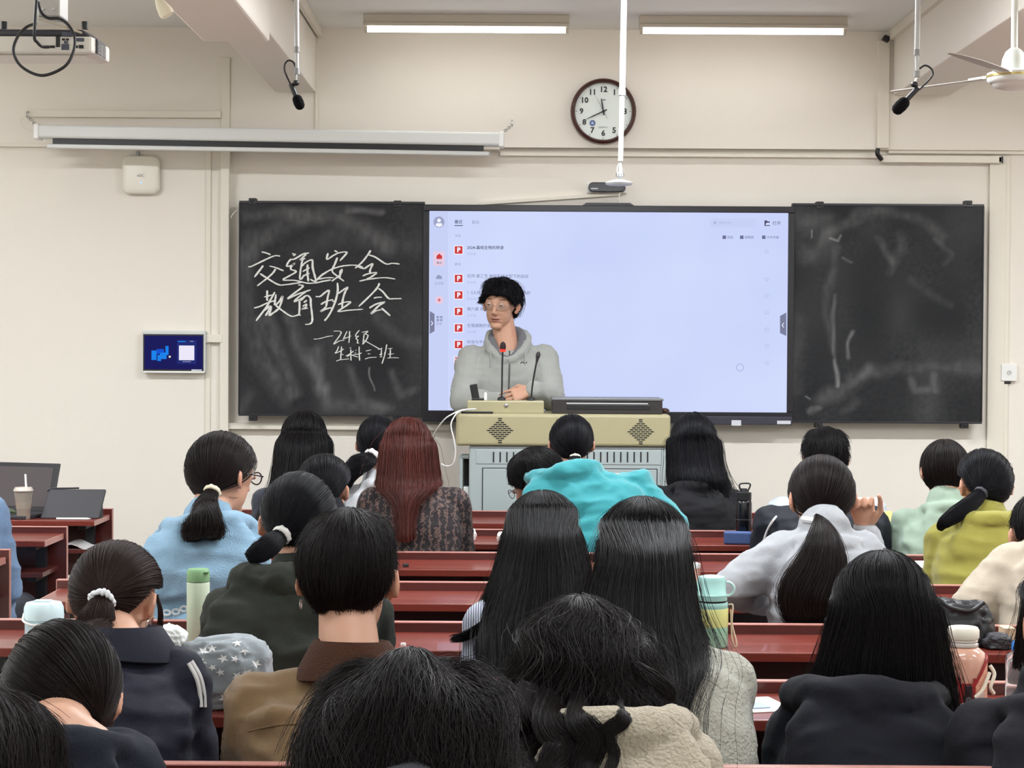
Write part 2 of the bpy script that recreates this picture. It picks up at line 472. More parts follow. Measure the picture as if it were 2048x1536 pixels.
# chalk strokes (points in the zoomed crops, converted to photograph pixels)
def cA(p): return (490 + p[0] / 9.0375, 490 + p[1] / 9.0375)
def cB(p): return (630 + p[0] / 9.033, 490 + p[1] / 9.033)
def cC(p): return (620 + p[0] / 10.78, 650 + p[1] / 10.78)
STROKES = []
for conv, wd_, lst in (
    (cA, 3.4, [
        [(300, 125), (370, 140), (465, 175)], [(55, 395), (130, 380), (400, 250), (540, 195), (635, 200)],
        [(330, 370), (270, 450), (170, 580)], [(440, 380), (560, 410), (700, 468)], [(555, 430), (500, 510), (400, 600), (220, 740)],
        [(270, 515), (400, 600), (600, 715), (750, 715), (1030, 675)],
        [(850, 155), (905, 170), (870, 195)], [(840, 250), (790, 300), (755, 380), (830, 375), (915, 325), (850, 370), (830, 440), (925, 480), (800, 560), (690, 630), (900, 640), (1130, 690), (1300, 680), (1446, 645)],
        [(820, 265), (900, 250), (1060, 160), (1160, 145)], [(1110, 160), (1040, 230), (1000, 270), (1090, 240)], [(1050, 240), (1020, 350), (990, 590), (1020, 610), (1070, 540)],
        [(1010, 400), (1090, 320), (1190, 270), (1220, 290), (1225, 420), (1280, 640), (1240, 650), (1180, 620)], [(1130, 350), (1130, 500), (1145, 660)], [(1040, 480), (1170, 410)], [(1050, 560), (1170, 510)],
        [(1290, 640), (1390, 540), (1446, 505)],
        [(400, 820), (400, 930), (400, 1010)], [(540, 850), (450, 1010), (380, 1130), (200, 1370)], [(345, 940), (500, 900)], [(160, 1140), (270, 1110), (400, 1050), (550, 1000)], [(330, 1200), (460, 1100), (430, 1180), (370, 1280)], [(480, 1110), (440, 1270), (520, 1220), (590, 1160)],
        [(560, 890), (540, 1080), (620, 1020), (680, 925), (640, 1080), (580, 1180), (420, 1275)], [(550, 1085), (640, 1160), (830, 1285), (960, 1265), (1010, 1270)],
        [(960, 720), (1050, 745), (880, 880), (770, 975), (950, 890), (1190, 810)], [(1130, 820), (960, 950), (890, 1025), (1000, 980), (1110, 910)], [(985, 1010), (985, 1150), (975, 1270)], [(1000, 1010), (1110, 915), (1180, 960), (1190, 1080), (1215, 1290), (1210, 1390), (1160, 1430), (1085, 1435)],
        [(1040, 1110), (1110, 1070), (1090, 1130), (1030, 1160), (1140, 1140)], [(1060, 1040), (1120, 1000)]]),
    (cB, 3.4, [
        [(350, 100), (410, 130)], [(235, 145), (215, 260), (330, 190), (440, 140), (575, 135), (450, 285)], [(405, 225), (360, 340), (310, 470), (400, 560), (525, 655)], [(490, 430), (450, 540), (300, 655)], [(30, 630), (130, 540), (300, 440), (500, 380), (720, 365), (870, 400)], [(460, 450), (450, 600)], [(0, 690), (130, 660), (290, 630)], [(60, 620), (180, 595), (340, 590)],
        [(1005, 95), (960, 170), (850, 310), (725, 420)], [(970, 180), (1090, 220), (1280, 340), (1400, 330), (1530, 345)], [(770, 390), (880, 425), (960, 380), (1040, 340), (1000, 440), (990, 500)], [(860, 560), (960, 520), (1110, 500), (1010, 580), (930, 620)], [(800, 655), (960, 620), (1250, 590), (1450, 615)],
        [(10, 930), (90, 930), (180, 860), (255, 820), (230, 940), (200, 1120)], [(105, 1075), (200, 1020), (330, 985)], [(210, 1110), (100, 1205), (190, 1160), (300, 1130)],
        [(405, 680), (410, 830), (370, 1010), (300, 1180), (230, 1300), (170, 1370)], [(415, 880), (500, 820), (590, 765), (540, 860), (500, 1000), (490, 1140)], [(415, 1080), (530, 1035), (640, 1030), (560, 1100), (420, 1200), (600, 1180), (870, 1160)], [(310, 1020), (350, 1010)],
        [(1165, 690), (1120, 780), (980, 930), (790, 1110)], [(1150, 785), (1230, 850), (1330, 965), (1430, 970), (1565, 968)], [(1060, 960), (1130, 945), (1210, 945)], [(980, 1140), (1100, 1070), (1260, 1030), (1150, 1100), (1010, 1245), (1100, 1190), (1200, 1170)], [(1200, 1140), (1270, 1200), (1360, 1280)]]),
    (cC, 2.0, [
        [(80, 305), (200, 295), (350, 255), (500, 230)], [(510, 135), (600, 130), (670, 150), (640, 230), (510, 410), (620, 350), (745, 325)], [(800, 130), (730, 280), (720, 300), (890, 235)], [(855, 130), (850, 250), (840, 390)],
        [(1065, 110), (1000, 190), (985, 245), (1045, 240), (995, 280), (1010, 310), (1030, 330), (1020, 390), (1060, 385)], [(1115, 160), (1250, 135), (1190, 190), (1250, 220), (1220, 310), (1150, 405), (1130, 400)], [(1170, 180), (1140, 400)], [(1160, 330), (1220, 360), (1380, 450), (1520, 530)],
        [(620, 460), (580, 560), (540, 610), (640, 570), (730, 515)], [(680, 460), (670, 600), (660, 740)], [(690, 630), (720, 640)], [(565, 780), (650, 750), (850, 730)],
        [(850, 495), (890, 490)], [(880, 520), (880, 650), (885, 770)], [(770, 670), (850, 630), (940, 560)], [(800, 690), (870, 630)], [(880, 640), (960, 670), (1035, 690)], [(985, 540), (995, 550)], [(960, 605), (1000, 605)], [(920, 640), (1040, 630), (1115, 600)], [(1060, 460), (1060, 600), (1070, 770)],
        [(1200, 560), (1320, 535)], [(1240, 620), (1300, 625)], [(1185, 735), (1280, 705), (1440, 695)],
        [(1460, 530), (1560, 495)], [(1545, 500), (1530, 670)], [(1490, 640), (1570, 625)], [(1500, 690), (1560, 680)], [(1655, 415), (1630, 560), (1590, 720), (1550, 835)], [(1600, 590), (1615, 600)], [(1680, 515), (1780, 500)], [(1735, 510), (1725, 710)], [(1675, 630), (1815, 620)], [(1665, 715), (1780, 705), (1920, 710)]])):
    for st in lst:
        STROKES.append(([conv(p) for p in st], wd_))
rng = random.Random(5)
ck = MB()
for k, (st, wpx) in enumerate(STROKES):
    pts = [W(x, y, CHALK_Y - .00002 * (k % 7)) for x, y in st]
    pts = spline(pts, 5) if len(pts) > 2 else [pts[0].lerp(pts[1], i / 4) for i in range(5)]
    n = len(pts)
    hw = wpx * 9.93 / FPX * .56
    rings = []
    for i, p in enumerate(pts):
        t = (pts[min(i + 1, n - 1)] - pts[max(i - 1, 0)]).normalized()
        # broad side of the chalk lies near vertical strokes: wider going down, thinner going across
        nrm = Vector((-t.z, 0, t.x))
        w = hw * (.62 + .5 * abs(t.z)) * (.82 + .3 * rng.random()) * (.55 if i in (0, n - 1) else 1)
        rings.append([p - nrm * w, p + nrm * w, p + nrm * w * .8 + Vector((0, -.0008, 0)), p - nrm * w * .8 + Vector((0, -.0008, 0))])
    ck.loft(rings)
M_CHALK = mat('white_chalk', (222, 222, 216), .95, spec=.1, var=.18, vscale=160)
o = ck.build('chalk_writing', M_CHALK, bl)
o['label'] = 'white chalk handwriting'

# interactive screen
sx0, sx1, sz0, sz1 = rectpx(859, 422, 1573, 825, BY)
bx0, bx1, bz0, bz1 = rectpx(847, 409, 1585, 848, BY)
scr = empty('interactive_screen', ((bx0 + bx1) / 2, BY, bz0), 'large lit touch screen between two blackboards', 'screen')
MB().box(bx0, bx1, BY + .004, BY + .06, bz0, bz1).build('casing', M_DARKM, scr, False, .003)
M_BEZ = mat('bezel_black', (22, 20, 28), .3)
for (a, b, c, d) in ((bx0, bx1, sz1, bz1), (bx0, bx1, bz0, sz0), (bx0, sx0, sz0, sz1), (sx1, bx1, sz0, sz1)):
    MB().box(a, b, BY - .012, BY + .01, c, d).build('bezel', M_BEZ, scr, False, .003)
a, b = W(1165, 405, BY), W(1268, 410, BY)
MB().poly([(a.x, bz1), (b.x, bz1), (b.x - .02, bz1 + .014), (a.x + .02, bz1 + .014)], BY - .01, BY + .03).build('camera_bump', M_BEZ, scr)
a = rectpx(1400, 832, 1583, 850, BY)
MB().box(a[0], a[1], BY - .022, BY, a[2], a[3]).build('control_strip', mat('strip_grey', (52, 50, 62), .35), scr, False, .004)
M_STK = mat('pale_sticker', (205, 208, 212), .5)
for (x0, y0, x1, y1) in ((1462, 840, 1481, 851), (1553, 841, 1580, 848)):
    r_ = rectpx(x0, y0, x1, y1, BY)
    MB().box(r_[0], r_[1], BY - .025, BY - .02, r_[2], r_[3]).build('sticker', M_STK, scr)
SCR_E = 1.0
def emis(name, rgb, k=None):
    if name in MATS: return MATS[name]
    m = bpy.data.materials.new(name); m.use_nodes = True
    nt = m.node_tree; nt.nodes.clear()
    e = nt.nodes.new('ShaderNodeEmission'); e.inputs[0].default_value = lin(rgb) + (1,); e.inputs[1].default_value = k or SCR_E
    out = nt.nodes.new('ShaderNodeOutputMaterial'); nt.links.new(e.outputs[0], out.inputs[0])
    MATS[name] = m
    return m
# the lit panel: lavender-blue page with the slight unevenness of its backlight
m = emis('lit_panel', (206, 216, 252)); nt = m.node_tree
tc = nt.nodes.new('ShaderNodeTexCoord'); nz = nt.nodes.new('ShaderNodeTexNoise'); nz.inputs['Scale'].default_value = 1.6
mx = nt.nodes.new('ShaderNodeMix'); mx.data_type = 'RGBA'
mx.inputs[6].default_value = lin((196, 206, 250)) + (1,); mx.inputs[7].default_value = lin((216, 226, 254)) + (1,)
nt.links.new(tc.outputs['Object'], nz.inputs[0]); nt.links.new(nz.outputs[0], mx.inputs[0])
nt.links.new(mx.outputs[2], [n for n in nt.nodes if n.type == 'EMISSION'][0].inputs[0])
MB().box(sx0, sx1, BY, BY + .004, sz0, sz1).build('display', m, scr)
SY = BY - .0008
def ui(name, pts_px, m, dy=0.0):
    mb = MB().poly([((lambda p: (p.x, p.z))(W(x, y, SY))) for x, y in pts_px][::-1], SY - dy - .0005, SY - dy)
    return mb.build(name, m, scr)
def uirect(name, x0, y0, x1, y1, m, dy=0.0, r=0):
    return ui(name, roundrect(x0, x1, y0, y1, r) if r else [(x0, y0), (x1, y0), (x1, y1), (x0, y1)], m, dy)
def uitext(name, s, x, y, hpx, m, dy=.0015, align='LEFT', bold=0.0):
    p = W(x, y, SY - dy)
    return text_obj(name, s, hpx * SY / FPX, p, m, scr, align, .0002, bold=bold)
U_GREY, U_LG, U_DK = emis('ui_grey', (150, 158, 190)), emis('ui_light_grey', (178, 187, 222)), emis('ui_dark', (70, 72, 100))
U_RED, U_WH, U_SIDE, U_MID = emis('ui_red', (206, 62, 62)), emis('ui_white', (240, 242, 255), 1.05), emis('ui_side', (200, 209, 246)), emis('ui_mid', (112, 116, 150))
U_PINK = emis('ui_pink', (232, 205, 226))
uirect('side_bar', 860, 423, 896, 824, U_SIDE)
circ = lambda cx, cy, r, n=20: [(cx + r * math.cos(2 * math.pi * i / n), cy + r * math.sin(2 * math.pi * i / n)) for i in range(n)]
ui('avatar', circ(878, 444, 11), emis('ui_avatar', (158, 166, 200)), .0006)
ui('avatar_figure', circ(878, 441, 3.6), U_WH, .0012); ui('avatar_figure', [(871, 451), (873, 446.5), (883, 446.5), (885, 451), (878, 454)], U_WH, .0012)
uitext('tab_label', '最近', 909, 444, 8, U_DK, bold=.0002); uirect('tab_underline', 909, 450.5, 926, 452, U_DK, .001)
uitext('tab_label', '星标', 943, 445, 8, U_GREY)
uitext('heading_label', '今天', 909, 472, 6.4, U_GREY); uitext('heading_label', '更早', 909, 529, 6.4, U_GREY)
uirect('home_tile', 867, 503, 889, 532, U_PINK, .0004, 3)
ui('home_icon', [(873, 518), (873, 512), (878.5, 507), (884, 512), (884, 518)], U_RED, .001)
uitext('home_label', '最近', 878.5, 526, 5.6, U_DK, align='CENTER')
ui('cloud_icon', [(873, 558), (871.5, 555), (874, 552), (877, 549.5), (881, 551), (884, 554), (884, 558)], U_GREY, .001)
uitext('cloud_label', '云文档', 878, 567, 6.2, U_GREY, align='CENTER')
ui('plus_disc', circ(878.5, 600, 8.5), U_PINK, .0005)
uirect('plus_bar', 875, 599.2, 882, 600.8, U_RED, .001); uirect('plus_bar', 877.7, 596.5, 879.3, 603.5, U_RED, .0011)
for gx in (873, 880):
    for gy in (632, 638): uirect('apps_icon', gx, gy, gx + 5, gy + 4.4, U_GREY, .001)
uitext('apps_label', '应用', 878, 648, 6, U_GREY, align='CENTER')
def ptile(y, name='P'):
    uirect('file_icon', 908, y - 9, 926.5, y + 9, U_WH, .0004)
    uirect('file_icon', 909.5, y - 7.5, 925, y + 7.5, U_RED, .0009)
    uitext('file_icon_letter', name, 917.3, y + .3, 13, U_WH, .0018, 'CENTER', .0014)
for y, s in ((500, '2024-真核生物的转录'), (557, '刘鸿 第三节 神经系统支配下的运动'), (590, '1《人体生理学》 第一章 绪论与反射'), (623, '第六章 神经系统'), (656, '生殖细胞的发生'), (689, '听觉与平衡'), (722, '')):
    ptile(y, 'P' if s else 'W')
    if s:
        first = y == 500
        uitext('file_name', s, 934, y - 4.5, 7.9, U_DK if first else U_MID, bold=.0002 if first else 0)
        uitext('file_note', '本设备', 934, y + 8, 6.2, U_LG)
for y in (503, 559, 592, 625, 659, 692, 726):
    st = []
    for i in range(10):
        r = 5.2 if i % 2 == 0 else 2.6
        q = math.radians(-90 + 36 * i); st.append((1533.5 + r * math.cos(q), y + r * math.sin(q)))
    ui('star_icon', st, U_LG, .0004)
    ui('star_icon', [(1533.5 + (x - 1533.5) * .7, y + (z - y) * .7) for x, z in st], emis('ui_page', (207, 216, 252)), .0009)
uirect('search_box', 1420, 437, 1514, 455, U_SIDE, .0004, 8)
ui('search_icon', circ(1430, 445.5, 3.4), U_LG, .0009); uitext('search_label', '搜索文档', 1437, 446, 6.3, U_LG)
ui('folder_icon', [(1529, 452), (1529, 441), (1533.5, 441), (1535, 443), (1539.5, 443), (1539.5, 452)], U_DK, .0006)
ui('folder_icon', [(1530.8, 450.3), (1532.5, 445.6), (1541, 445.6), (1538.6, 450.3)], emis('ui_page2', (214, 222, 253)), .001)
uitext('open_label', '打开', 1545, 447, 8.4, U_DK)
for x, s in ((1445, '筛选'), (1480, '缩略图'), (1524, '文件传输')):
    uirect('tool_icon', x, 471, x + 7, 478, U_MID, .0006); uitext('tool_label', s, x + 9, 475, 6.2, U_MID)
ui('wait_ring', circ(1480, 735, 8), emis('ui_ring', (170, 186, 226)), .0005); ui('wait_ring', circ(1480, 735, 6.4), emis('ui_page', (207, 216, 252)), .001)
U_TAB = emis('ui_tab', (124, 128, 156))
ui('side_tab', [(859.5, 622), (869, 628), (869, 662), (859.5, 668)], U_TAB, .001)
ui('side_tab', [(1572.5, 625), (1560, 632), (1560, 666), (1572.5, 672)], U_TAB, .001)
uitext('side_tab_arrow', '›', 864, 645, 20, U_WH, .002, 'CENTER'); uitext('side_tab_arrow', '‹', 1566, 649, 20, U_WH, .002, 'CENTER')

# ------------------------------------------------------------------ wall clock
cc = W(1206.5, 223.5, UP_Y)
CR = 65.5 * UP_Y / FPX
clk = empty('wall_clock', (cc.x, UP_Y, cc.z), 'round wall clock with dark red rim and Arabic numerals', 'clock')
M_RIM = mat('dark_red_lacquer', (66, 24, 20), .25, spec=.6, coat=.3)
rp = [(CR * .86, -.018), (CR * .88, -.034), (CR * .93, -.042), (CR * .985, -.036), (CR, -.018), (CR, .003), (CR * .86, .003), (CR * .86, -.018)]
MB().lathe((cc.x, UP_Y, cc.z), rp, 48, 'y', False).build('rim', M_RIM, clk, True)
MB().lathe((cc.x, UP_Y, cc.z), [(.001, -.012), (CR * .87, -.012), (CR * .87, .002), (.001, .002)], 48, 'y').build('dial', mat('dial_white', (226, 234, 228), .4), clk)
M_INK = mat('black_ink', (26, 26, 28), .5)
for h in range(1, 13):
    q = math.radians(30 * h)
    text_obj('numeral', str(h), CR * .235, (cc.x + CR * .665 * math.sin(q), UP_Y - .0135, cc.z + CR * .665 * math.cos(q)), M_INK, clk, 'CENTER', .0004, bold=.0012)
    tk = Matrix.Rotation(q, 3, 'Y')
    MB().cbox(Vector((cc.x, UP_Y - .0128, cc.z)) + tk @ Vector((0, 0, CR * .82)), .003, .001, .006, tk).build('tick', M_INK, clk)
def hand(name, ang, L, back, w, y, m=M_INK):
    R = Matrix.Rotation(math.radians(ang), 3, 'Y')
    vs = [(-w * .5, 0, -back), (w * .5, 0, -back), (w * .5, 0, L * .6), (w * .15, 0, L), (-w * .15, 0, L), (-w * .5, 0, L * .6)]
    vs = [Vector((cc.x, y, cc.z)) + R @ Vector(v) for v in vs]
    rings = [vs, [v + Vector((0, .0012, 0)) for v in vs]]
    MB().loft(rings).build(name, m, clk)
hand('hour_hand', -10, CR * .40, CR * .12, .007, UP_Y - .019)
hand('minute_hand', 245, CR * .58, CR * .12, .006, UP_Y - .022)
hand('second_hand', -28, CR * .54, CR * .26, .002, UP_Y - .025, mat('grey_hand', (120, 120, 120), .4))
MB().lathe((cc.x, UP_Y - .02, cc.z), [(.0005, -.008), (.007, -.006), (.007, .008), (.0005, .008)], 12, 'y').build('hub', M_INK, clk, True)
lg = W(1185, 246, UP_Y - .0145)
MB().lathe(lg, [(.007, -.0004), (.0155, -.0004), (.0155, .0004), (.007, .0004)], 20, 'y', False).build('round_emblem', mat('emblem_blue', (70, 96, 150), .4), clk)
MB().lathe(lg, [(.0003, -.0003), (.0075, -.0003), (.0075, .0004), (.0003, .0004)], 20, 'y').build('round_emblem', mat('emblem_pale', (170, 186, 214), .4), clk)
text_obj('dial_print', 'QUARTZ', .0115, W(1206, 254.5, UP_Y - .0138), mat('grey_print', (140, 146, 144), .5), clk, 'CENTER', .0003)
lp = W(1206, 200, UP_Y - .0138)
MB().poly([(lp.x - .012, lp.z - .003), (lp.x + .016, lp.z - .003), (lp.x + .013, lp.z + .004), (lp.x - .009, lp.z + .004)], UP_Y - .0142, UP_Y - .0135).build('dial_print', mat('grey_print', (140, 146, 144), .5), clk)

# ------------------------------------------------------------------ roll-up projection screen housing on its chain
p0, p1 = W(76, 266, 9.72), W(1003, 282, 9.72)
hs = empty('projection_screen_housing', ((p0.x + p1.x) / 2, 9.72, p0.z), 'long white roll-up projection screen case hung below the beam', 'screen case')
ang = math.atan2(p0.z - p1.z, p1.x - p0.x)
R = Matrix.Rotation(ang, 3, 'Y'); mid = (p0 + p1) / 2; L = (p1 - p0).length
M_CASE = mat('case_white', (214, 216, 212), .4)
MB().box(-L / 2, L / 2, -.04, .05, -.028, .04, R, mid).build('case', M_CASE, hs, False, .012, 3)
MB().box(-L / 2 + .08, L / 2 - .09, -.02, .02, -.055, -.028, R, mid).build('black_roll', M_BLACK, hs)
MB().box(-L / 2 + .05, L / 2 - .06, -.024, -.002, -.079, -.056, R, mid).build('bottom_bar', M_CASE, hs, False, .006)
for k in (-1, 1):
    MB().box(k * L / 2 - .014, k * L / 2 + .014, -.044, .054, -.034, .044, R, mid).build('end_cap', M_WHITE, hs, False, .006)
def chain(a, b, n, parent):
    for i in range(n):
        c = a.lerp(b, (i + .5) / n)
        d = (b - a).normalized()
        s_ = Vector((0, 1, 0)) if i % 2 else d.cross(Vector((0, 1, 0))).normalized()
        l = (b - a).length / n * .62
        pts = [c + d * (l * math.cos(q)) + s_ * (.007 * math.sin(q)) for q in [2 * math.pi * j / 10 for j in range(11)]]
        MB().tube(pts, .0028, 6).build('chain_link', M_STEEL, parent, True)
chain(W(1002, 268, 9.75), W(1023, 251, 9.93), 6, hs)
hk = W(1024, 248, 9.95)
put(MB().tube(spline([hk + Vector((0, .06, .012)), hk + Vector((0, 0, .02)), hk + Vector((0, -.02, 0)), hk + Vector((0, 0, -.012))]), .004, 6).build('wall_hook', M_STEEL, None, True), '',
    'steel wall hook holding the chain at the screen case end', 'hook')
chain(W(78, 258, 9.75), W(56, 232, 9.93), 6, hs)
hk = W(55, 231, 9.95)
put(MB().tube(spline([hk + Vector((0, .06, .012)), hk + Vector((0, 0, .02)), hk + Vector((0, -.02, 0)), hk + Vector((0, 0, -.012))]), .004, 6).build('wall_hook', M_STEEL, None, True), '',
    'steel wall hook under the left end of the upper trunking', 'hook')
wire('thin_wire', spline([W(57, 232, 9.94), W(44, 236, 9.94), W(42, 248, 9.94), W(52, 258, 9.94), W(74, 259, 9.9)]), .002, M_TRIM, 'thin pale wire looping beside the screen case', 'wire')

# ------------------------------------------------------------------ access point, control panel, switch box
c = W(284, 351, LY - .05)
apx = empty('wireless_access_point', (c.x, LY - .045, c.z), 'cream rounded square wireless unit on the left wall', 'wireless unit')
s_ = 36.5 * LY / FPX
def pillow(mb, cx, cz, y0, y1, s, r, k=.93):
    rings = []
    for (kk, yy) in ((.85, y0), (1.0, y0 - .008), (1.0, y1 + .012), (k, y1 + .003), (k * .8, y1)):
        rings.append([(cx + (x) * kk, yy, cz + (z) * kk) for x, z in roundrect(-s, s, -s * 1.02, s * 1.02, r, 6)])
    return mb.loft(rings)
pillow(MB(), c.x, c.z, LY - .046, LY - .10, s_, .035).build('shell', mat('warm_white_shell', (231, 226, 212), .35), apx, True)
text_obj('maker_mark', 'H3C', .02, W(281.5, 351.5, LY - .101), mat('mark_grey', (110, 112, 112), .5), apx, 'CENTER', .0004)
l_ = W(282, 365, LY - .101)
MB().lathe(l_, [(.0003, -.001), (.0045, -.001), (.006, .002), (.0003, .002)], 12, 'y').build('status_light', emis('status_blue', (170, 200, 255), 1.3), apx)
MB().box(c.x - .03, c.x - .012, LY - .075, LY - .03, c.z + s_, c.z + s_ + .03).build('mounting_tab', M_STEEL, apx, False, .002)

x0, x1, z0, z1 = rectpx(285, 661, 411, 745, LY - .1)
pn = empty('control_panel', ((x0 + x1) / 2, LY - .045, z0), 'small lit control panel with dark blue display on the left wall', 'control panel')
MB().box(x0, x1, LY - .10, LY - .04, z0, z1).build('casing', M_LGREY, pn, False, .006)
PY_ = LY - .101
def prect(name, a0, b0, a1, b1, m, dy=0, bev=0):
    q = rectpx(a0, b0, a1, b1, PY_ - dy)
    return MB().box(q[0], q[1], PY_ - dy - .0006, PY_ - dy + .0004, q[2], q[3]).build(name, m, pn, False, bev)
prect('bezel', 286.5, 668, 407, 742, M_BEZ)
prect('display', 289, 671, 405, 739, emis('panel_navy', (30, 30, 92)), .001)
prect('picture_glow', 354, 680, 393, 728, emis('panel_navy2', (38, 46, 116)), .0016)
E_B1, E_B2 = emis('panel_blue', (30, 130, 235)), emis('panel_blue_deep', (24, 84, 210))
for (a0, b0, a1, b1, m_) in ((303, 701, 313, 720, E_B1), (331, 692, 337, 710, E_B1), (313, 698, 328, 708, E_B2), (315, 710, 322, 722, E_B1), (320, 705, 333, 718, E_B1)):
    prect('city_block', a0, b0, a1, b1, m_, .002)
prect('code_square', 358, 691, 388.5, 720.5, emis('panel_white', (236, 232, 250)), .0022)
prect('panel_tab', 356, 682, 371, 684, E_B1, .0022); prect('panel_tab', 380, 682, 387, 683.4, U_GREY, .0022)
prect('panel_caption', 365, 722.5, 382, 724, U_GREY, .0022); prect('sticker', 383, 737, 403.5, 742, M_STK, .001)
MB().lathe(W(339.5, 713.5, PY_ - .002), [(.0003, 0), (.006, 0), (.006, .002), (.0003, .002)], 10, 'y').build('panel_dot', emis('panel_cream', (225, 215, 200)), pn)
prect('lip', 287, 742, 409, 746, M_WHITE, .001, .001)

x0, x1, z0, z1 = rectpx(2000, 728, 2031, 762, LY)
sw = empty('wall_switch', ((x0 + x1) / 2, LY, z0), 'white square switch box on the wall right of the blackboards', 'switch')
MB().box(x0, x1, LY - .03, LY, z0, z1).build('box', M_WHITE, sw, False, .003)
MB().lathe(((x0 + x1) / 2, LY - .03, (z0 + z1) / 2), [(.006, -.004), (.012, -.004), (.012, .002), (.006, .002)], 18, 'y', False).build('dial_ring', mat('ring_grey', (190, 190, 184), .5), sw)
MB().box(x0, x1 - .03, LY - .02, LY, z0 - .016, z0 - .002).build('bracket', M_BLACK, sw, False, .002)

# ------------------------------------------------------------------ ceiling pole with disc, camera bar on the wall
d = 7.7
t0, t1 = W(1248, 0, d), W(1240, 352, d)
pl = empty('hanging_pole', (t0.x, d, CEIL), 'white pole hanging from the ceiling with a flat disc at its end', 'ceiling pole')
M_POLE = mat('pole_white', (192, 195, 194), .3)
MB().tube([(t0.x + .003, d, CEIL), W(1244.5, 182, d)], .0125, 12).build('upper_tube', M_POLE, pl, True)
MB().tube([W(1244.5, 180, d), W(1241, 322, d)], .0105, 12).build('lower_tube', M_POLE, pl, True)
MB().tube([W(1244.6, 180, d), W(1244.2, 191, d)], .0145, 12).build('collar', mat('collar_grey', (170, 172, 172), .4), pl, True)
MB().lathe((t0.x, d, CEIL), [(.0005, 0), (.05, 0), (.045, -.02), (.015, -.03), (.0005, -.03)], 20).build('ceiling_rose', M_POLE, pl, True)
MB().tube(spline([W(1241, 320, d), W(1234, 338, d), W(1236, 346, d), W(1244, 344, d), W(1242, 328, d)]), .003, 6).build('cord_loop', mat('cord_grey', (150, 150, 148), .5), pl, True)
MB().tube([W(1241, 318, d), W(1240, 358, d)], .005, 8).build('stem', M_POLE, pl, True)
MB().lathe(W(1240, 350, d), [(.0005, .006), (.016, .006), (.017, -.006), (.0005, -.006)], 16).build('joint', M_STEEL, pl, True)
MB().lathe(W(1238, 365, d), [(.0005, .012), (.02, .011), (.05, .002), (.056, -.002), (.052, -.010), (.0005, -.012)], 32).build('disc', mat('disc_white', (186, 192, 195), .35), pl, True)
kc = W(1214, 377, LY)
kb = empty('camera_bar', (kc.x, LY - .03, kc.z), 'black pill-shaped camera bar on a white plate above the screen', 'camera')
x0, x1, z0, z1 = rectpx(1173, 367, 1253, 387, LY)
MB().box(x0, x1, LY - .02, LY, z0, z1).build('plate', M_WHITE, kb, False, .002)
x0, x1, z0, z1 = rectpx(1176, 366.5, 1250, 386, LY)
MB().poly(roundrect(x0, x1, z0, z1, .024, 6), LY - .07, LY - .018).build('body', mat('black_gloss', (22, 20, 34), .15), kb, False, .004)
x0, x1, z0, z1 = rectpx(1182, 376, 1196, 378, LY - .0705)
MB().box(x0, x1, LY - .0715, LY - .07, z0, z1).build('logo_bar', M_LGREY, kb)
a, b = W(960, 407, LY - .012), W(1240, 388, LY - .012)
put(MB().loft([[(p.x, p.y - .012, p.z - .008), (p.x, p.y + .015, p.z - .008), (p.x, p.y + .015, p.z + .008), (p.x, p.y - .012, p.z + .008)] for p in (a, b)]).build('slanted_trunking', M_TRIM), '',
    'thin cable trunking slanting up to the camera bar above the screen', 'trunking')
wire('thin_wire', spline([W(1240, 386, 9.97), W(1238, 396, 9.96), W(1241, 408, 9.95)]), .003, M_TRIM, 'short pale wire between camera bar and screen top', 'wire')
wire('thin_wire', spline([W(462, 436, 9.98), W(466, 428, 9.97), W(480, 416, 9.97)]), .003, M_TRIM, 'thin wire from the left trunking to the blackboard corner', 'wire')

# ------------------------------------------------------------------ hanging microphones
def hanging_mic(label, xt, xb, d, y_col1, y_col2, head, mic0, mic1, loop, rmic):
    t = empty('hanging_microphone', (W(xt, 0, d).x, d, CEIL), label, 'microphone')
    top = W(xt, 0, d); top.z = CEIL
    gm = mat('mic_pole_grey', (186, 188, 186), .4); cm = mat('mic_collar_grey', (140, 140, 138), .5)
    MB().tube([top, W(xb, y_col1, d)], .0095, 10).build('pole', gm, t, True)
    MB().tube([W(xb, y_col1, d), W(xb + .5, y_col2, d)], .0075, 10).build('lower_pole', gm, t, True)
    for y in (y_col1, y_col2):
        MB().tube([W(xb, y - 5, d), W(xb, y + 7, d)], .0112, 10).build('collar', cm, t, True)
    MB().tube([W(xb, y_col2 + 5, d), W(*head, d)], .004, 8).build('pin', M_STEEL, t, True)
    MB().ell(W(*head, d), (.013, .013, .011)).build('swivel', M_BLACK, t, True)
    a, b = W(*mic0, d), W(*mic1, d)
    k1 = a.lerp(b, .45)
    MB().tube([a, k1], .0095, 10).build('barrel', M_BLACK, t, True)
    dv = (b - k1).normalized(); Lm = (b - k1).length
    MB().tube([k1 + dv * (Lm * q) for q in (0, .06, .2, .5, .8, .94, 1.0)], [rmic * .45, rmic * .7, rmic * .92, rmic, rmic * .9, rmic * .6, rmic * .15], 14).build('windscreen', mat('foam_black', (14, 13, 15), .95, spec=.1), t, True)
    MB().tube(spline([W(*p, d) for p in loop]), .0034, 8).build('cable', M_BLACK, t, True)
hanging_mic('black microphone hanging on a pole at the left ceiling beam', 590.5, 593.5, 7.0, 98, 142, (592, 166), (582, 168), (603, 219), [(591, 134), (586, 124), (577, 121), (570, 128), (569, 140), (574, 154), (581, 168)], .0195)
hanging_mic('black microphone hanging on a pole beside the ceiling fan', 1838, 1834, 6.6, 104, 147, (1829, 169), (1836, 176), (1788, 226), [(1838, 138), (1850, 131), (1862, 137), (1866, 148), (1858, 160), (1846, 172), (1838, 180)], .0225)

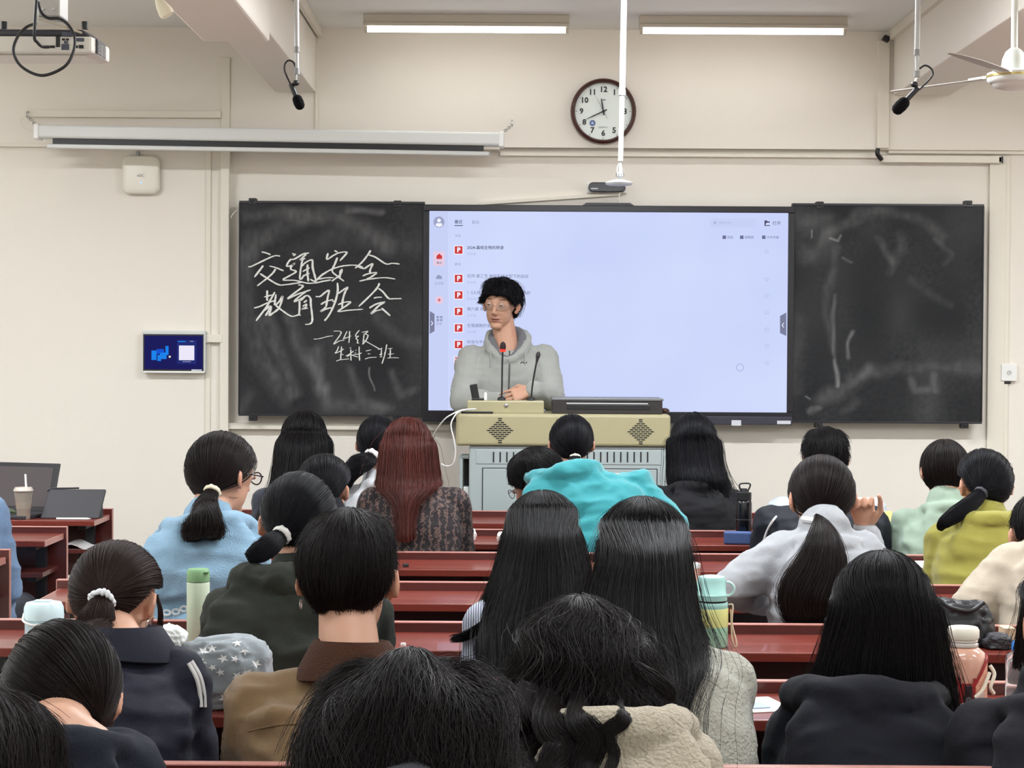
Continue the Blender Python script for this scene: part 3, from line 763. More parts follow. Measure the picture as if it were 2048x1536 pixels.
# ------------------------------------------------------------------ ceiling fan
d = 7.1
fc = W(2028, 150, d)
fan = empty('ceiling_fan', (fc.x, d, CEIL), 'white three-bladed ceiling fan at the right edge', 'fan')
M_FAN = mat('fan_white', (228, 232, 224), .3)
MB().tube([(fc.x, d, CEIL), (fc.x, d, fc.z + .08)], .013, 12).build('down_rod', M_FAN, fan, True)
MB().lathe((fc.x, d, CEIL), [(.0005, 0), (.06, 0), (.05, -.05), (.02, -.07), (.0005, -.07)], 20).build('ceiling_cup', M_FAN, fan, True)
MB().lathe(fc, [(.0005, .100), (.016, .100), (.032, .086), (.044, .058), (.048, .022), (.048, .016), (.0005, .016)], 24).build('canopy_cup', M_FAN, fan, True)
MB().lathe(fc, [(.0005, .016), (.08, .014), (.098, .006), (.1, -.004), (.098, -.022), (.085, -.032), (.0005, -.032)], 36).build('motor', M_FAN, fan, True)
MB().lathe(fc, [(.0005, -.03), (.082, -.03), (.072, -.046), (.04, -.054), (.0005, -.056)], 36).build('bottom_cover', mat('fan_shade', (214, 212, 204), .35), fan, True)
MB().lathe(fc, [(.097, -.002), (.102, -.002), (.102, -.010), (.097, -.010)], 36, cap=False).build('gold_ring', mat('ring_brass', (190, 170, 110), .3, metal=.8), fan, True)
for q in (128, 236, -4):
    a = math.radians(q)
    Rz = Matrix.Rotation(a, 3, 'Z') @ Matrix.Rotation(math.radians(-9), 3, 'X')
    rings = []
    for (r, w0, w1) in ((.13, -.03, .03), (.18, -.036, .038), (.30, -.04, .044), (.45, -.042, .040), (.56, -.038, .018), (.61, -.03, -.016)):
        rings.append([fc + Rz @ Vector(v) for v in ((r, w0, 0), (r, (w0 + w1) / 2, -.004), (r, w1, 0), (r, w1, .003), (r, (w0 + w1) / 2, .0), (r, w0, .003))])
    # blades are one even grey all over
    bld = MB().loft(rings).build('blade', mat('blade_grey', (176, 172, 164), .45), fan, True)
    MB().loft([[fc + Matrix.Rotation(a, 3, 'Z') @ Vector(v) for v in ((r, -w, -.004), (r, w, -.004), (r, w, .006), (r, -w, .006))] for r, w in ((.07, .03), (.14, .024), (.2, .016))]).build('blade_bracket', M_FAN, bld)

# ------------------------------------------------------------------ ceiling projector at the left
d = 4.6
pj = empty('projector', (W(60, 70, d).x, d, CEIL), 'ceiling projector with its cable side facing the room', 'projector')
M_PJ = mat('projector_white', (212, 206, 196), .4); M_PJD = mat('projector_dark', (46, 44, 52), .4)
q0, q1 = W(-110, 72, d - .1), W(187, 108, d - .1)
zt, zm, zbm = W(100, 57, d - .1).z, W(100, 72, d - .1).z, W(100, 105, d - .1).z
def slab(z_lo, z_hi, gx, x0, x1, y0, y1, sl):
    return MB().loft([[(x0, y0, z_lo), (x1 - sl, y0, z_lo), (x1 + sl * .55, y1 * .25 + y0 * .75 + .02, z_lo), (x1 + sl * .55, y1, z_lo), (x0, y1, z_lo)],
                      [(x0 + gx, y0, z_hi), (x1 - sl - gx, y0, z_hi), (x1 + sl * .55 - gx, y1 * .25 + y0 * .75 + .02, z_hi), (x1 + sl * .55 - gx, y1, z_hi), (x0 + gx, y1, z_hi)]])
slab(zbm, zm, 0, q0.x, q1.x, d - .1, d + .07, .004).build('case', M_PJ, pj, False, .006)
slab(zm, zt, .02, q0.x + .012, q1.x - .004, d - .092, d + .065, .004).build('base_plate', M_PJD, pj, False, .006)
slab(zbm - .005, zbm, -.02, q0.x + .03, q1.x - .02, d - .07, d + .05, .01).build('lid', M_PJ, pj, False, .004)
for px in (8, 170):
    c = W(px, 50, d - .02)
    MB().lathe(c, [(.0003, .008), (.008, .008), (.008, -.01), (.0003, -.01)], 14).build('foot', M_BLACK, pj, True)
x0, x1, z0, z1 = rectpx(75, 2, 121, 34, d - .02)
MB().box(x0, x1, d - .02, d + .06, z0, z1 + .02).build('mount_bracket', mat('zinc', (176, 172, 168), .4, metal=.6), pj, False, .004)
for px in (86, 107):
    MB().lathe(W(px, 18, d - .021), [(.0003, -.003), (.0035, -.003), (.0035, .002), (.0003, .002)], 10, 'y').build('bolt', M_STEEL, pj)
MB().box(x0 + .015, x1 - .01, d, d + .04, z1, CEIL).build('drop_tube', M_PJ, pj, False, .003)
MB().box(x0 - .06, x1 + .05, d - .01, d + .05, zt, zt + .012).build('mount_plate', M_STEEL, pj, False, .002)
yb = d - .1005
def port(a0, b0, a1, b1, m, dep=.002):
    q = rectpx(a0, b0, a1, b1, yb)
    MB().box(q[0], q[1], yb - dep, yb + .002, q[2], q[3]).build('socket', m, pj, False, .0006)
for (a0, b0, a1, b1) in ((100, 91, 110, 96), (124, 77, 130, 81), (132, 77, 138, 81), (152, 91, 156, 96), (158, 90, 167, 97), (112, 73, 120, 94)):
    port(a0, b0, a1, b1, M_BLACK)
for (a0, b0, a1, b1) in ((123, 88, 138, 100), (124, 64, 144, 72), (152, 76, 168, 83), (128, 82, 136, 87)):
    port(a0, b0, a1, b1, mat('port_grey', (70, 72, 88), .5))
# side grille
for i in range(8):
    for j in range(3):
        a = Vector((q1.x + .001, d - .06 + .034 * j, zm - .004 - .0043 * i))
        MB().cbox(a, .005, .028, .0024).build('vent_slot', M_PJD, pj)
wire('projector_cable', spline([W(73, 0, d - .14), W(70, 45, d - .15), W(69, 76, d - .15), W(74, 84, d - .14), W(84, 93, d - .125), W(98, 94, d - .112)]), .0038, M_BLACK, parent=pj)
wire('projector_cable', spline([W(76, 4, d - .11), W(82, 24, d - .12), W(96, 36, d - .12), W(120, 38, d - .12), W(138, 52, d - .13), W(149, 75, d - .14), W(146, 105, d - .15), (W(128, 134, d - .16)), W(84, 151, d - .16), W(44, 134, d - .16), W(27, 104, d - .16), W(34, 76, d - .15), W(52, 55, d - .13), W(72, 47, d - .11)]), .0036, M_BLACK, parent=pj)
wire('tie_cord', spline([W(78, 38, d - .11), W(110, 47, d - .12), W(140, 58, d - .12), W(164, 66, d - .112)]), .0026, mat('cord_beige', (180, 170, 150), .7), parent=pj)

# cone-shaped cream cap hanging by the left ceiling, not a lamp
d = 6.2
a, b = W(314, -3, d), W(336, 31, d)
put(MB().tube([a, a.lerp(b, .35), a.lerp(b, .8), b], [.008, .018, .025, .022], 12).tube([(a.x, a.y, CEIL), a.lerp(b, .1)], .006, 8).build('hanging_cap', mat('cream_cap', (226, 218, 192), .6), None, True), '',
    'cream cone hanging under the ceiling left of the beam', 'shade')
# ------------------------------------------------------------------ desks
RAILS = [8.5, 7.635, 6.77, 5.905, 5.04, 4.175, 3.31, 2.445]
ZR, ZT = .83, .803
def wood(name, rgb, rough):
    m = mat(name, rgb, rough, spec=.5, coat=.25)
    nt = m.node_tree; b = nt.nodes['Principled BSDF']
    tc = nt.nodes.new('ShaderNodeTexCoord'); mp = nt.nodes.new('ShaderNodeMapping')
    mp.inputs['Scale'].default_value = (1.2, 22, 22)
    nz = nt.nodes.new('ShaderNodeTexNoise'); nz.inputs['Scale'].default_value = 3.0; nz.inputs['Detail'].default_value = 7; nz.inputs['Distortion'].default_value = .6
    mx = nt.nodes.new('ShaderNodeMix'); mx.data_type = 'RGBA'
    c = lin(rgb)
    mx.inputs[6].default_value = tuple(x * .72 for x in c) + (1,); mx.inputs[7].default_value = tuple(x * 1.3 for x in c) + (1,)
    nt.links.new(tc.outputs['Object'], mp.inputs[0]); nt.links.new(mp.outputs[0], nz.inputs[0])
    nt.links.new(nz.outputs[0], mx.inputs[0]); nt.links.new(mx.outputs[2], b.inputs['Base Color'])
    return m
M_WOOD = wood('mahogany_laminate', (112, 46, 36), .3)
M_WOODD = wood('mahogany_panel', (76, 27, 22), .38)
M_EDGE = mat('pale_edge_band', (182, 128, 118), .3)
M_LEG = mat('black_steel', (20, 20, 24), .4)
def desk(xl, xr, R, label, grp):
    t = empty('bench_desk', ((xl + xr) / 2, R, 0), label, 'desk', grp)
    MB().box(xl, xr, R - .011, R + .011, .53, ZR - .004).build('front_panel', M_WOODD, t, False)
    MB().box(xl, xr, R - .0125, R + .0125, ZR - .004, ZR).box(xr, xr + .003, R - .0115, R + .0115, .53, ZR).box(xl - .003, xl, R - .0115, R + .0115, .53, ZR).build('edge_band', M_EDGE, t, False, .0015)
    MB().box(xl + .01, xr - .012, R - .315, R - .012, ZT - .024, ZT).build('desk_top', M_WOOD, t, False, .003)
    for xe in (xr - .0115, xl + .0095):
        MB().box(xe - .0015, xe + .0015, R - .313, R - .014, ZT - .023, ZT - .001).build('top_end_band', M_EDGE, t)
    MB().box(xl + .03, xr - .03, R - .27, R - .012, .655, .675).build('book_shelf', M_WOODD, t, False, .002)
    MB().box(xl + .02, xr - .02, R - .80, R - .44, .435, .457).build('seat', M_WOOD, t, False, .008)
    n = max(2, int((xr - xl) / 1.1) + 1)
    for i in range(n):
        x = xl + .08 + (xr - xl - .16) * i / (n - 1)
        MB().box(x - .02, x + .02, R - .10, R - .06, 0, ZT - .024).box(x - .018, x + .018, R - .25, R - .06, ZT - .045, ZT - .024).box(
            x - .018, x + .018, R - .24, R - .06, .635, .655).box(x - .03, x + .03, R - .2, R, 0, .012).build('leg', M_LEG, t, False, .002)
        MB().box(x - .02, x + .02, R - .64, R - .60, 0, .435).box(x - .02, x + .02, R - .76, R - .48, .42, .435).build('seat_leg', M_LEG, t, False, .002)
    return t
ORD = ['front', 'second', 'third', 'fourth', 'fifth', 'sixth', 'seventh']
for i in range(7):
    desk(-1.42, 3.75, RAILS[i], 'long dark red bench desk of the centre block, %s row from the podium' % ORD[i], 'centre block desks')
LBL = ['left block desk carrying the laptop, iced drink and black tablet', 'left block desk just behind the one with the tablet', 'left block desk whose panel edge stands at the left picture border']
for i in range(3):
    desk(-4.2, -1.80, RAILS[i], LBL[i], 'left block desks')

# ------------------------------------------------------------------ podium
d = 8.85
pod = empty('podium', (W(1127, 900, d).x, d, .17), 'beige and grey metal lectern console in front of the screen', 'podium')
M_BEI = mat('podium_beige', (160, 153, 119), .4, var=.03); M_PGR = mat('podium_grey', (156, 166, 165), .45, var=.02)
x0, x1, z0, z1 = rectpx(912, 827, 1341, 894, d)
MB().box(x0, x1, d, d + .56, z0, z1).build('console_top', M_BEI, pod, False, .014, 3)
zc = z0
c0, c1, _, _ = rectpx(938, 894, 1333, 1000, d)
MB().box(c0, c1, d + .02, d + .5, .17, zc).build('cabinet', M_PGR, pod, False, .01, 3)
q = rectpx(966, 937, 1312, 1100, d + .02)
MB().box(q[0], q[1], d + .014, d + .024, .22, q[3]).build('door', M_PGR, pod, False, .002)
MB().box(q[0] - .004, q[1] + .004, d + .0185, d + .021, .215, q[3] + .004).build('door_gap', M_BLACK, pod)
q = rectpx(952, 899, 1322, 930, d + .02)
MB().box(q[0], q[1], d + .017, d + .021, q[2], q[3]).build('vent_panel', M_PGR, pod, False, .002)
x = 987.0
while x < 1297:
    q = rectpx(x - 1.3, 904, x + 1.3, 924.5, d + .016)
    MB().box(q[0], q[1], d + .0155, d + .019, q[2], q[3]).build('vent_slot', M_BLACK, pod)
    x += 13.4
for (gx, gy) in ((1000, 861), (1281.5, 863.5)):
    mb = MB()
    for r in range(-6, 7):
        half = 26 * (1 - abs(r) / 6.6)
        n = max(1, int(round(half * 2 / 9.2)))
        for k in range(n):
            cx = gx + (k - (n - 1) / 2) * 9.0 * (1 if n > 1 else 0)
            q = rectpx(cx - 3.7, gy + r * 4.0 - 1.1, cx + 3.7, gy + r * 4.0 + 1.1, d)
            mb.box(q[0], q[1], d - .0012, d + .002, q[2], q[3])
    o = mb.build('speaker_slots', M_BLACK, pod); o['kind'] = 'stuff'
# raised block with lock, closed flat display, side handle
q = rectpx(934, 801, 1088, 824, d + .06)
MB().box(q[0], q[1], d + .06, d + .20, z1 - .002, q[3]).build('raised_block', M_BEI, pod, False, .006)
MB().lathe(W(1012.5, 811, d + .06), [(.0004, -.006), (.009, -.005), (.011, .002), (.0004, .002)], 16, 'y').build('lock', M_STEEL, pod, True)
q = rectpx(1105, 796, 1325, 826, d + .05)
md_ = empty('flat_display', ((q[0] + q[1]) / 2, d + .1, z1), 'dark flat display lying on the right half of the podium', 'display')
MB().box(q[0], q[1], d + .05, d + .34, z1, q[3] - .012).build('casing', mat('display_dark', (44, 40, 40), .35), md_, False, .004)
MB().box(q[0] - .004, q[1] + .004, d + .045, d + .35, q[3] - .012, q[3]).build('lid', mat('display_lid', (96, 98, 98), .35), md_, False, .003)
e = rectpx(1133, 805.5, 1296, 808.5, d + .05)
MB().box(e[0], e[1], d + .047, d + .052, e[2], e[3]).build('white_line', emis('strip_white', (235, 235, 238), 1.0), md_)  # white line on the casing, given an emissive material
e = rectpx(1133, 809, 1300, 820, d + .05)
MB().box(e[0], e[1], d + .0475, d + .052, e[2], e[3]).build('inset', M_BLACK, md_, False, .002)
e = rectpx(1320, 815, 1338, 826, d + .2)
put(MB().ell(((e[0] + e[1]) / 2, d + .2, z1 + .012), (.024, .03, .014)).build('mouse', mat('mouse_brown', (60, 34, 28), .4), None, True), '', 'dark mouse beside the flat display on the podium', 'mouse')
h0 = W(922, 904, d + .1); h1 = W(922, 1004, d + .1)
MB().box(h0.x - .006, h0.x + .01, d + .06, d + .2, h1.z, h0.z - .02).box(h0.x, c0, d + .06, d + .2, h0.z - .03, h0.z - .014).box(h0.x, c0, d + .06, d + .2, h1.z, h1.z + .012).build('side_handle', M_PGR, pod, False, .004)
MB().box(h0.x + .012, c0, d + .14, d + .2, h1.z + .012, h0.z - .03).build('side_opening', M_BLACK, pod)
MB().box(W(926, 1000, d).x, c0, d + .05, d + .14, h1.z + .016, h1.z + .075).build('plug_strip', M_LGREY, pod, False, .003)
q = rectpx(922, 816, 986, 823, d + .0)
put(MB().box(q[0], q[1], d + .01, d + .055, z1 + .001, z1 + .009).build('black_notebook', M_BLACK, None, False, .002), '', 'thin black notebook at the left edge of the podium', 'notebook')
wire('white_cable', spline([W(952, 818, d + .03), W(925, 820, d + .0), W(905, 828, d - .02), W(888, 840, d), W(870, 866, d + .1), W(860, 900, d + .3)]), .0035, M_WHITE, 'white cable arching left from the podium top towards the wall', 'cable')
wire('white_cable', spline([W(945, 818, d + .03), W(920, 822, d - .01), W(907, 836, d - .02), W(902, 852, d - .02), W(908, 880, d - .015), W(911, 905, d), W(906, 928, d + .02), (W(893, 932, d + .05)), W(883, 928, d + .08)]), .0035, M_WHITE, 'white cable looping down the left side of the podium', 'cable')
# gooseneck microphones and the small things on the raised block
zt_ = W(1010, 801, d + .06).z
def gooseneck(pts, head_r, lit, label):
    P = [W(*p) for p in pts]
    t = empty('gooseneck_microphone', P[0], label, 'microphone')
    MB().lathe((P[0].x, P[0].y, zt_), [(.0005, 0), (.02, 0), (.018, .012), (.006, .018), (.0005, .018)], 16).build('base', M_BLACK, t, True)
    MB().tube(spline(P), .0042, 8).build('neck', M_BLACK, t, True)
    u = (P[-1] - P[-2]).normalized()
    if lit:
        MB().tube([P[-1] - u * .004, P[-1] + u * .008], head_r * .95, 14).build('light_ring', emis('mic_red', (255, 60, 50), 1.6), t, True)
        MB().tube([P[-1] + u * q for q in (.007, .012, .026, .038, .044)], [head_r * .9, head_r, head_r, head_r * .7, .002], 14).build('head', mat('mic_foam_dark', (34, 12, 20), .8), t, True)
    else:
        MB().tube([P[-1] + u * q for q in (-.035, -.012, -.002, .012, .022)], [.0045, .0075, head_r, head_r, .002], 12).build('head', mat('mic_dark', (40, 36, 38), .6), t, True)
gooseneck([(1003, 801, d + .1), (1004, 770, d + .1), (1004.5, 730, d + .1), (1005.5, 702, d + .1)], .0145, True, 'gooseneck microphone with glowing red ring on the podium')
gooseneck([(1062, 801, d + .12), (1065, 770, d + .12), (1071, 735, d + .12), (1076, 712, d + .12)], .0105, False, 'thinner unlit gooseneck microphone on the podium')
a = W(952, 801, d + .14)
ph = empty('phone_holder', (a.x, a.y, zt_), 'black leaning holder on the podium beside the presenter', 'holder')
MB().box(-.018, .018, -.006, .006, 0, .075, Matrix.Rotation(-.18, 3, 'Y'), (a.x, a.y, zt_)).build('back_plate', M_BLACK, ph, False, .004)
MB().box(a.x - .02, a.x + .045, a.y - .03, a.y + .03, zt_, zt_ + .008).build('foot', M_BLACK, ph, False, .003)
a = W(971, 801, d + .11)
put(MB().lathe((a.x, a.y, zt_), [(.0004, 0), (.007, 0), (.007, .03), (.0045, .036), (.0004, .037)], 14).build('white_marker', M_WHITE, None, True), '', 'small white marker standing on the podium block', 'marker')

# ------------------------------------------------------------------ things on the desks
def base(px, d, z=ZT):
    p = W(px, 1000, d); p.z = z + .0005
    return p
def thing_at(name, px, d, label, cat, z=ZT, group=None):
    p = base(px, d, z)
    return empty(name, p, label, cat, group), p
# mint bottle with green lid
t, p = thing_at('vacuum_bottle', 397, 4.84, 'pale mint bottle with green lid standing on the desk at left', 'bottle')
MB().lathe(p, [(.0005, 0), (.026, 0), (.029, .004), (.029, .15), (.028, .153), (.0005, .153)], 32).build('body', mat('mint_matt', (190, 205, 180), .45), t, True)
MB().lathe(p, [(.0005, .1545), (.0285, .1545), (.029, .158), (.029, .180), (.026, .186), (.0005, .187)], 32).build('lid', mat('sage_green', (122, 162, 116), .4), t, True)
MB().box(p.x + .012, p.x + .03, p.y - .024, p.y - .012, p.z + .176, p.z + .181).build('lid_tab', mat('sage_dark', (84, 120, 80), .4), t, False, .002)
# teal thermos with cup lid
t, p = thing_at('thermos', 1424, 4.82, 'teal and yellow thermos with a mug lid and cord loop on the desk', 'thermos')
M_TEAL, M_LIME = mat('teal_enamel', (150, 196, 188), .4), mat('lime_sleeve', (206, 208, 134), .5)
MB().lathe(p, [(.0005, 0), (.040, 0), (.043, .004), (.043, .052), (.0005, .052)], 32).build('lower_body', mat('green_enamel', (150, 196, 168), .4), t, True)
MB().lathe(p, [(.0005, .052), (.0435, .052), (.044, .056), (.044, .095), (.043, .098), (.0005, .098)], 32).build('sleeve', M_LIME, t, True)
MB().lathe(p, [(.0005, .098), (.0415, .098), (.0425, .101), (.0425, .110), (.041, .113), (.0005, .113)], 32).build('neck_ring', M_TEAL, t, True)
MB().lathe(p, [(.0005, .113), (.039, .113), (.039, .118), (.0005, .118)], 32).build('steel_ring', mat('dark_ring', (50, 52, 52), .3, metal=.6), t, True)
MB().lathe(p, [(.0005, .118), (.0405, .118), (.041, .132), (.0385, .134), (.0365, .168), (.033, .177), (.02, .180), (.0005, .1805)], 32).build('mug_lid', M_TEAL, t, True)
MB().tube([(p.x + .038 + .019 * math.sin(q), p.y - .01, p.z + .147 + .018 * math.cos(q)) for q in [math.pi * i / 10 for i in range(11)]], .0035, 8).build('mug_handle', mat('teal_pale', (186, 222, 214), .4), t, True)
MB().tube(spline([(p.x + .044, p.y - .005, p.z + .107), (p.x + .054, p.y - .01, p.z + .104), (p.x + .052, p.y - .012, p.z + .06), (p.x + .064, p.y - .014, p.z + .01), (p.x + .058, p.y - .014, p.z + .002), (p.x + .052, p.y - .012, p.z + .03), (p.x + .049, p.y - .008, p.z + .095)]), .0022, 6).build('cord', mat('cord_cream', (214, 196, 168), .7), t, True)
# pink tumbler
t, p = thing_at('tumbler', 1385, 5.62, 'pink tumbler with white lid standing behind the teal thermos', 'tumbler')
MB().lathe(p, [(.0005, 0), (.023, 0), (.0245, .004), (.0245, .107), (.0005, .107)], 28).build('body', mat('salmon_pink', (222, 168, 150), .4), t, True)
MB().lathe(p, [(.0005, .107), (.025, .107), (.025, .119), (.022, .122), (.0005, .122)], 28).build('lid', M_WHITE, t, True)
# black sports bottle
t, p = thing_at('sports_bottle', 1488, 7.42, 'black bottle with carry loop beside the blue pencil case', 'bottle')
M_GB = mat('gloss_black', (15, 15, 20), .2)
MB().lathe(p, [(.0005, 0), (.029, 0), (.031, .004), (.031, .155), (.028, .165), (.025, .168), (.0005, .168)], 28).build('body', M_GB, t, True)
MB().lathe(p, [(.0005, .168), (.029, .168), (.029, .196), (.014, .2), (.012, .212), (.0005, .212)], 28).build('cap', M_BLACK, t, True)
MB().tube(spline([(p.x - .012, p.y, p.z + .2), (p.x - .018, p.y, p.z + .226), (p.x + .0, p.y, p.z + .232), (p.x + .024, p.y, p.z + .228), (p.x + .014, p.y, p.z + .2)]), .0032, 8).build('carry_loop', M_BLACK, t, True)
MB().lathe(p, [(.0318, .09), (.0318, .094)], 28, cap=False).build('seam_ring', mat('seam', (60, 60, 66), .3), t, True)
# blue pencil case
t, p = thing_at('pencil_case', 1473, 7.41, 'blue box-shaped pencil case on the desk by the black bottle', 'pencil case')
p.y = 7.36
M_BLUE = mat('slate_blue_fabric', (62, 84, 132), .7, bump=.15, bscale=300)
MB().box(-.053, .053, -.022, .026, 0, .05, Matrix.Rotation(-.18, 3, 'Z'), p).build('body', M_BLUE, t, False, .008, 3)
MB().box(.052, .056, -.018, .022, .006, .044, Matrix.Rotation(-.18, 3, 'Z'), p).build('end_panel', mat('slate_blue_dark', (40, 56, 96), .7), t, False, .003)
MB().box(-.05, .05, -.0015, .0025, .0495, .0515, Matrix.Rotation(-.18, 3, 'Z'), p).build('zip', mat('zip_blue', (36, 48, 84), .5), t)
# pale blue lunch pot at left
t, p = thing_at('lunch_pot', 88, 4.80, 'pale blue lunch pot with folding handle at the left end of a desk', 'pot')
M_PB = mat('ice_blue_plastic', (190, 216, 224), .35)
MB().lathe(p, [(.0005, 0), (.044, 0), (.047, .004), (.047, .062), (.0005, .062)], 32).build('body', M_PB, t, True)
MB().lathe(p, [(.0005, .062), (.050, .062), (.0505, .07), (.049, .092), (.044, .103), (.03, .106), (.0005, .107)], 32).build('lid', mat('ice_blue_lid', (206, 228, 232), .3), t, True)
MB().box(p.x - .022, p.x + .02, p.y - .02, p.y + .01, p.z + .106, p.z + .110).build('lid_handle', M_PB, t, False, .004)
MB().tube(spline([(p.x - .048, p.y - .01, p.z + .075), (p.x - .042, p.y - .036, p.z + .06), (p.x - .01, p.y - .05, p.z + .052), (p.x + .03, p.y - .042, p.z + .06)]), .003, 6).build('wire_handle', M_WHITE, t, True)
# pink glass bottle in a red carrier
t, p = thing_at('glass_bottle', 1929, 3.98, 'pink drink bottle with white cap in a red patterned carrier', 'bottle')
s_ = p.z
MB().lathe(p, [(.0005, 0), (.043, 0), (.047, .006), (.047, .108), (.045, .122), (.034, .131), (.030, .134), (.0005, .134)], 32).build('drink', mat('pink_drink', (214, 164, 142), .15, coat=.8), t, True)
MB().lathe(p, [(.0005, .134), (.029, .134), (.032, .136), (.032, .141), (.029, .143), (.031, .147), (.029, .15), (.0005, .15)], 32).build('neck', mat('glass_neck', (196, 190, 182), .08, spec=.9, coat=1.0), t, True)
MB().lathe(p, [(.0005, .15), (.031, .15), (.0335, .154), (.0335, .169), (.030, .175), (.012, .175), (.010, .172), (.0005, .172)], 32).build('cap', mat('cream_cap_plastic', (230, 226, 210), .4), t, True)
def shell(a0, a1, zlo, zhi, r, name, m, n=14):
    o_, i_ = [], []
    vs, fs = [], []
    for k in range(n + 1):
        u = k / n; a = math.radians(a0 + (a1 - a0) * u)
        lo = zlo(u) if callable(zlo) else zlo; hi = zhi(u) if callable(zhi) else zhi
        for rr in (r, r - .0025):
            for z in (lo, hi):
                vs.append((p.x + rr * math.sin(a), p.y - rr * math.cos(a), p.z + z))
    for k in range(n):
        b = 4 * k
        fs += [(b, b + 4, b + 5, b + 1), (b + 2, b + 3, b + 7, b + 6), (b + 1, b + 5, b + 7, b + 3), (b, b + 2, b + 6, b + 4)]
    fs += [(0, 1, 3, 2), (4 * n, 4 * n + 2, 4 * n + 3, 4 * n + 1)]
    return MB().add(vs, fs).build(name, m, t, True)
M_RED, M_SAL = mat('red_binding', (150, 30, 34), .45), mat('salmon_pattern', (214, 150, 124), .6)
nt = M_SAL.node_tree; vo = nt.nodes.new('ShaderNodeTexVoronoi'); vo.feature = 'F1'; vo.inputs['Scale'].default_value = 75
cr = nt.nodes.new('ShaderNodeValToRGB'); tc = nt.nodes.new('ShaderNodeTexCoord')
cr.color_ramp.elements[0].position = .30; cr.color_ramp.elements[0].color = lin((216, 156, 130)) + (1,)
cr.color_ramp.elements[1].position = .40; cr.color_ramp.elements[1].color = lin((222, 166, 140)) + (1,)
e_ = cr.color_ramp.elements.new(.35); e_.color = lin((172, 84, 70)) + (1,)
nt.links.new(tc.outputs['Object'], vo.inputs['Vector']); nt.links.new(vo.outputs['Distance'], cr.inputs[0]); nt.links.new(cr.outputs[0], nt.nodes['Principled BSDF'].inputs['Base Color'])
hiL = lambda u: .112 - .05 * max(0, (u - .45) / .55) ** 1.5
shell(-110, -20, .0, lambda u: hiL(u), .0505, 'carrier_side', M_SAL)
shell(16, 110, .0, lambda u: hiL(1 - u), .0505, 'carrier_side', M_SAL)
shell(-22, 18, .0, .064, .0512, 'carrier_front', M_RED)
shell(-110, -20, lambda u: hiL(u) - .007, lambda u: hiL(u) + .003, .0515, 'binding', M_RED)
shell(16, 110, lambda u: hiL(1 - u) - .007, lambda u: hiL(1 - u) + .003, .0515, 'binding', M_RED)
shell(-22, -17, 0, .075, .0517, 'binding', M_RED); shell(13, 18, 0, .075, .0517, 'binding', M_RED)
MB().box(p.x - .008, p.x + .008, p.y - .056, p.y - .050, p.z + .02, p.z + .062).build('tag_loop', mat('dark_strap', (40, 16, 20), .5), t, False, .003)
MB().lathe((p.x, p.y - .055, p.z + .03), [(.002, -.002), (.0075, -.002), (.0075, .002), (.002, .002)], 14, 'y', False).build('metal_ring', M_STEEL, t, True)
for sx, q in ((1, (.052, .08)), (-1, (-.052, .085))):
    MB().tube(spline([(p.x + q[0], p.y - .02, p.z + .098), (p.x + q[0] + sx * .008, p.y - .026, p.z + .08), (p.x + q[0] - sx * .002, p.y - .035, p.z + .055), (p.x + q[0] + sx * .006, p.y - .03, p.z + .04)]), .0042, 8).build('cord', mat('cord_white', (226, 216, 196), .7), t, True)
MB().tube(spline([(p.x + .048, p.y - .035, p.z + .085), (p.x + .03, p.y - .05, p.z + .052), (p.x + .012, p.y - .056, p.z + .036)]), .004, 8).build('cord', mat('cord_white', (226, 216, 196), .7), t, True)
MB().loft([[(p.x + x, p.y - y, p.z + z), (p.x + x, p.y - y - .004, p.z + z), (p.x + x + .004, p.y - y - .004, p.z + z + .012), (p.x + x + .004, p.y - y, p.z + z + .012)] for x, y, z in ((.03, .053, .036), (0, .057, .018), (-.04, .048, .004))]).build('strap', mat('pale_strap', (206, 178, 170), .6), t)
# blue-capped water bottle
t, p = thing_at('water_bottle', 2046, 4.1, 'clear water bottle with blue cap at the right picture edge', 'bottle')
M_CLEAR = mat('clear_plastic', (232, 238, 242), .06, trans=.9, spec=.6)
MB().lathe(p, [(.0005, 0), (.032, 0), (.034, .004), (.033, .05), (.034, .085), (.030, .098), (.0185, .104), (.017, .108), (.0005, .108)], 28).build('body', M_CLEAR, t, True)
MB().lathe(p, [(.0005, .108), (.0205, .108), (.021, .112), (.0205, .124), (.018, .127), (.0005, .127)], 28).build('cap', mat('cap_blue', (36, 120, 204), .35), t, True)
# papers, folders, tissues
def paper(name, px, d, sx, sy, rz, m, label, z=ZT, th=.002, tilt=0, cat='paper'):
    p = base(px, d, z)
    R = Matrix.Rotation(rz, 3, 'Z') @ Matrix.Rotation(tilt, 3, 'X')
    g = MB()
    if tilt:
        g.box(-sx / 2, sx / 2, 0, sy, 0, th, R, p)
    else:
        g.box(-sx / 2, sx / 2, -sy / 2, sy / 2, 0, th, R, p)
    return put(g.build(name, m, None, False, .0005), '', label, cat)
M_PAP = mat('paper_white', (226, 224, 222), .7, var=.03)
paper('exam_paper', 1524, 4.02, .10, .16, .25, M_PAP, 'white papers with blue print on the desk at right of the vest')
q = base(1516, 4.0)
put(MB().box(-.02, .02, -.03, .03, 0, .0012, Matrix.Rotation(.3, 3, 'Z'), (q.x, q.y, ZT + .0035)).build('printed_card', mat('pale_blue_card', (150, 170, 206), .6)), '', 'small pale blue printed card on the white papers', 'card')
paper('open_book', 1838, 6.60, .16, .2, .2, M_PAP, 'open white book on the desk behind the yellow-green hoodie', th=.012, cat='book')
paper('yellow_folder', 1774, 7.5, .05, .12, 0, mat('pale_yellow', (222, 214, 140), .6), 'pale yellow folder propped up between the two hoodies', th=.003, tilt=1.35, cat='folder')
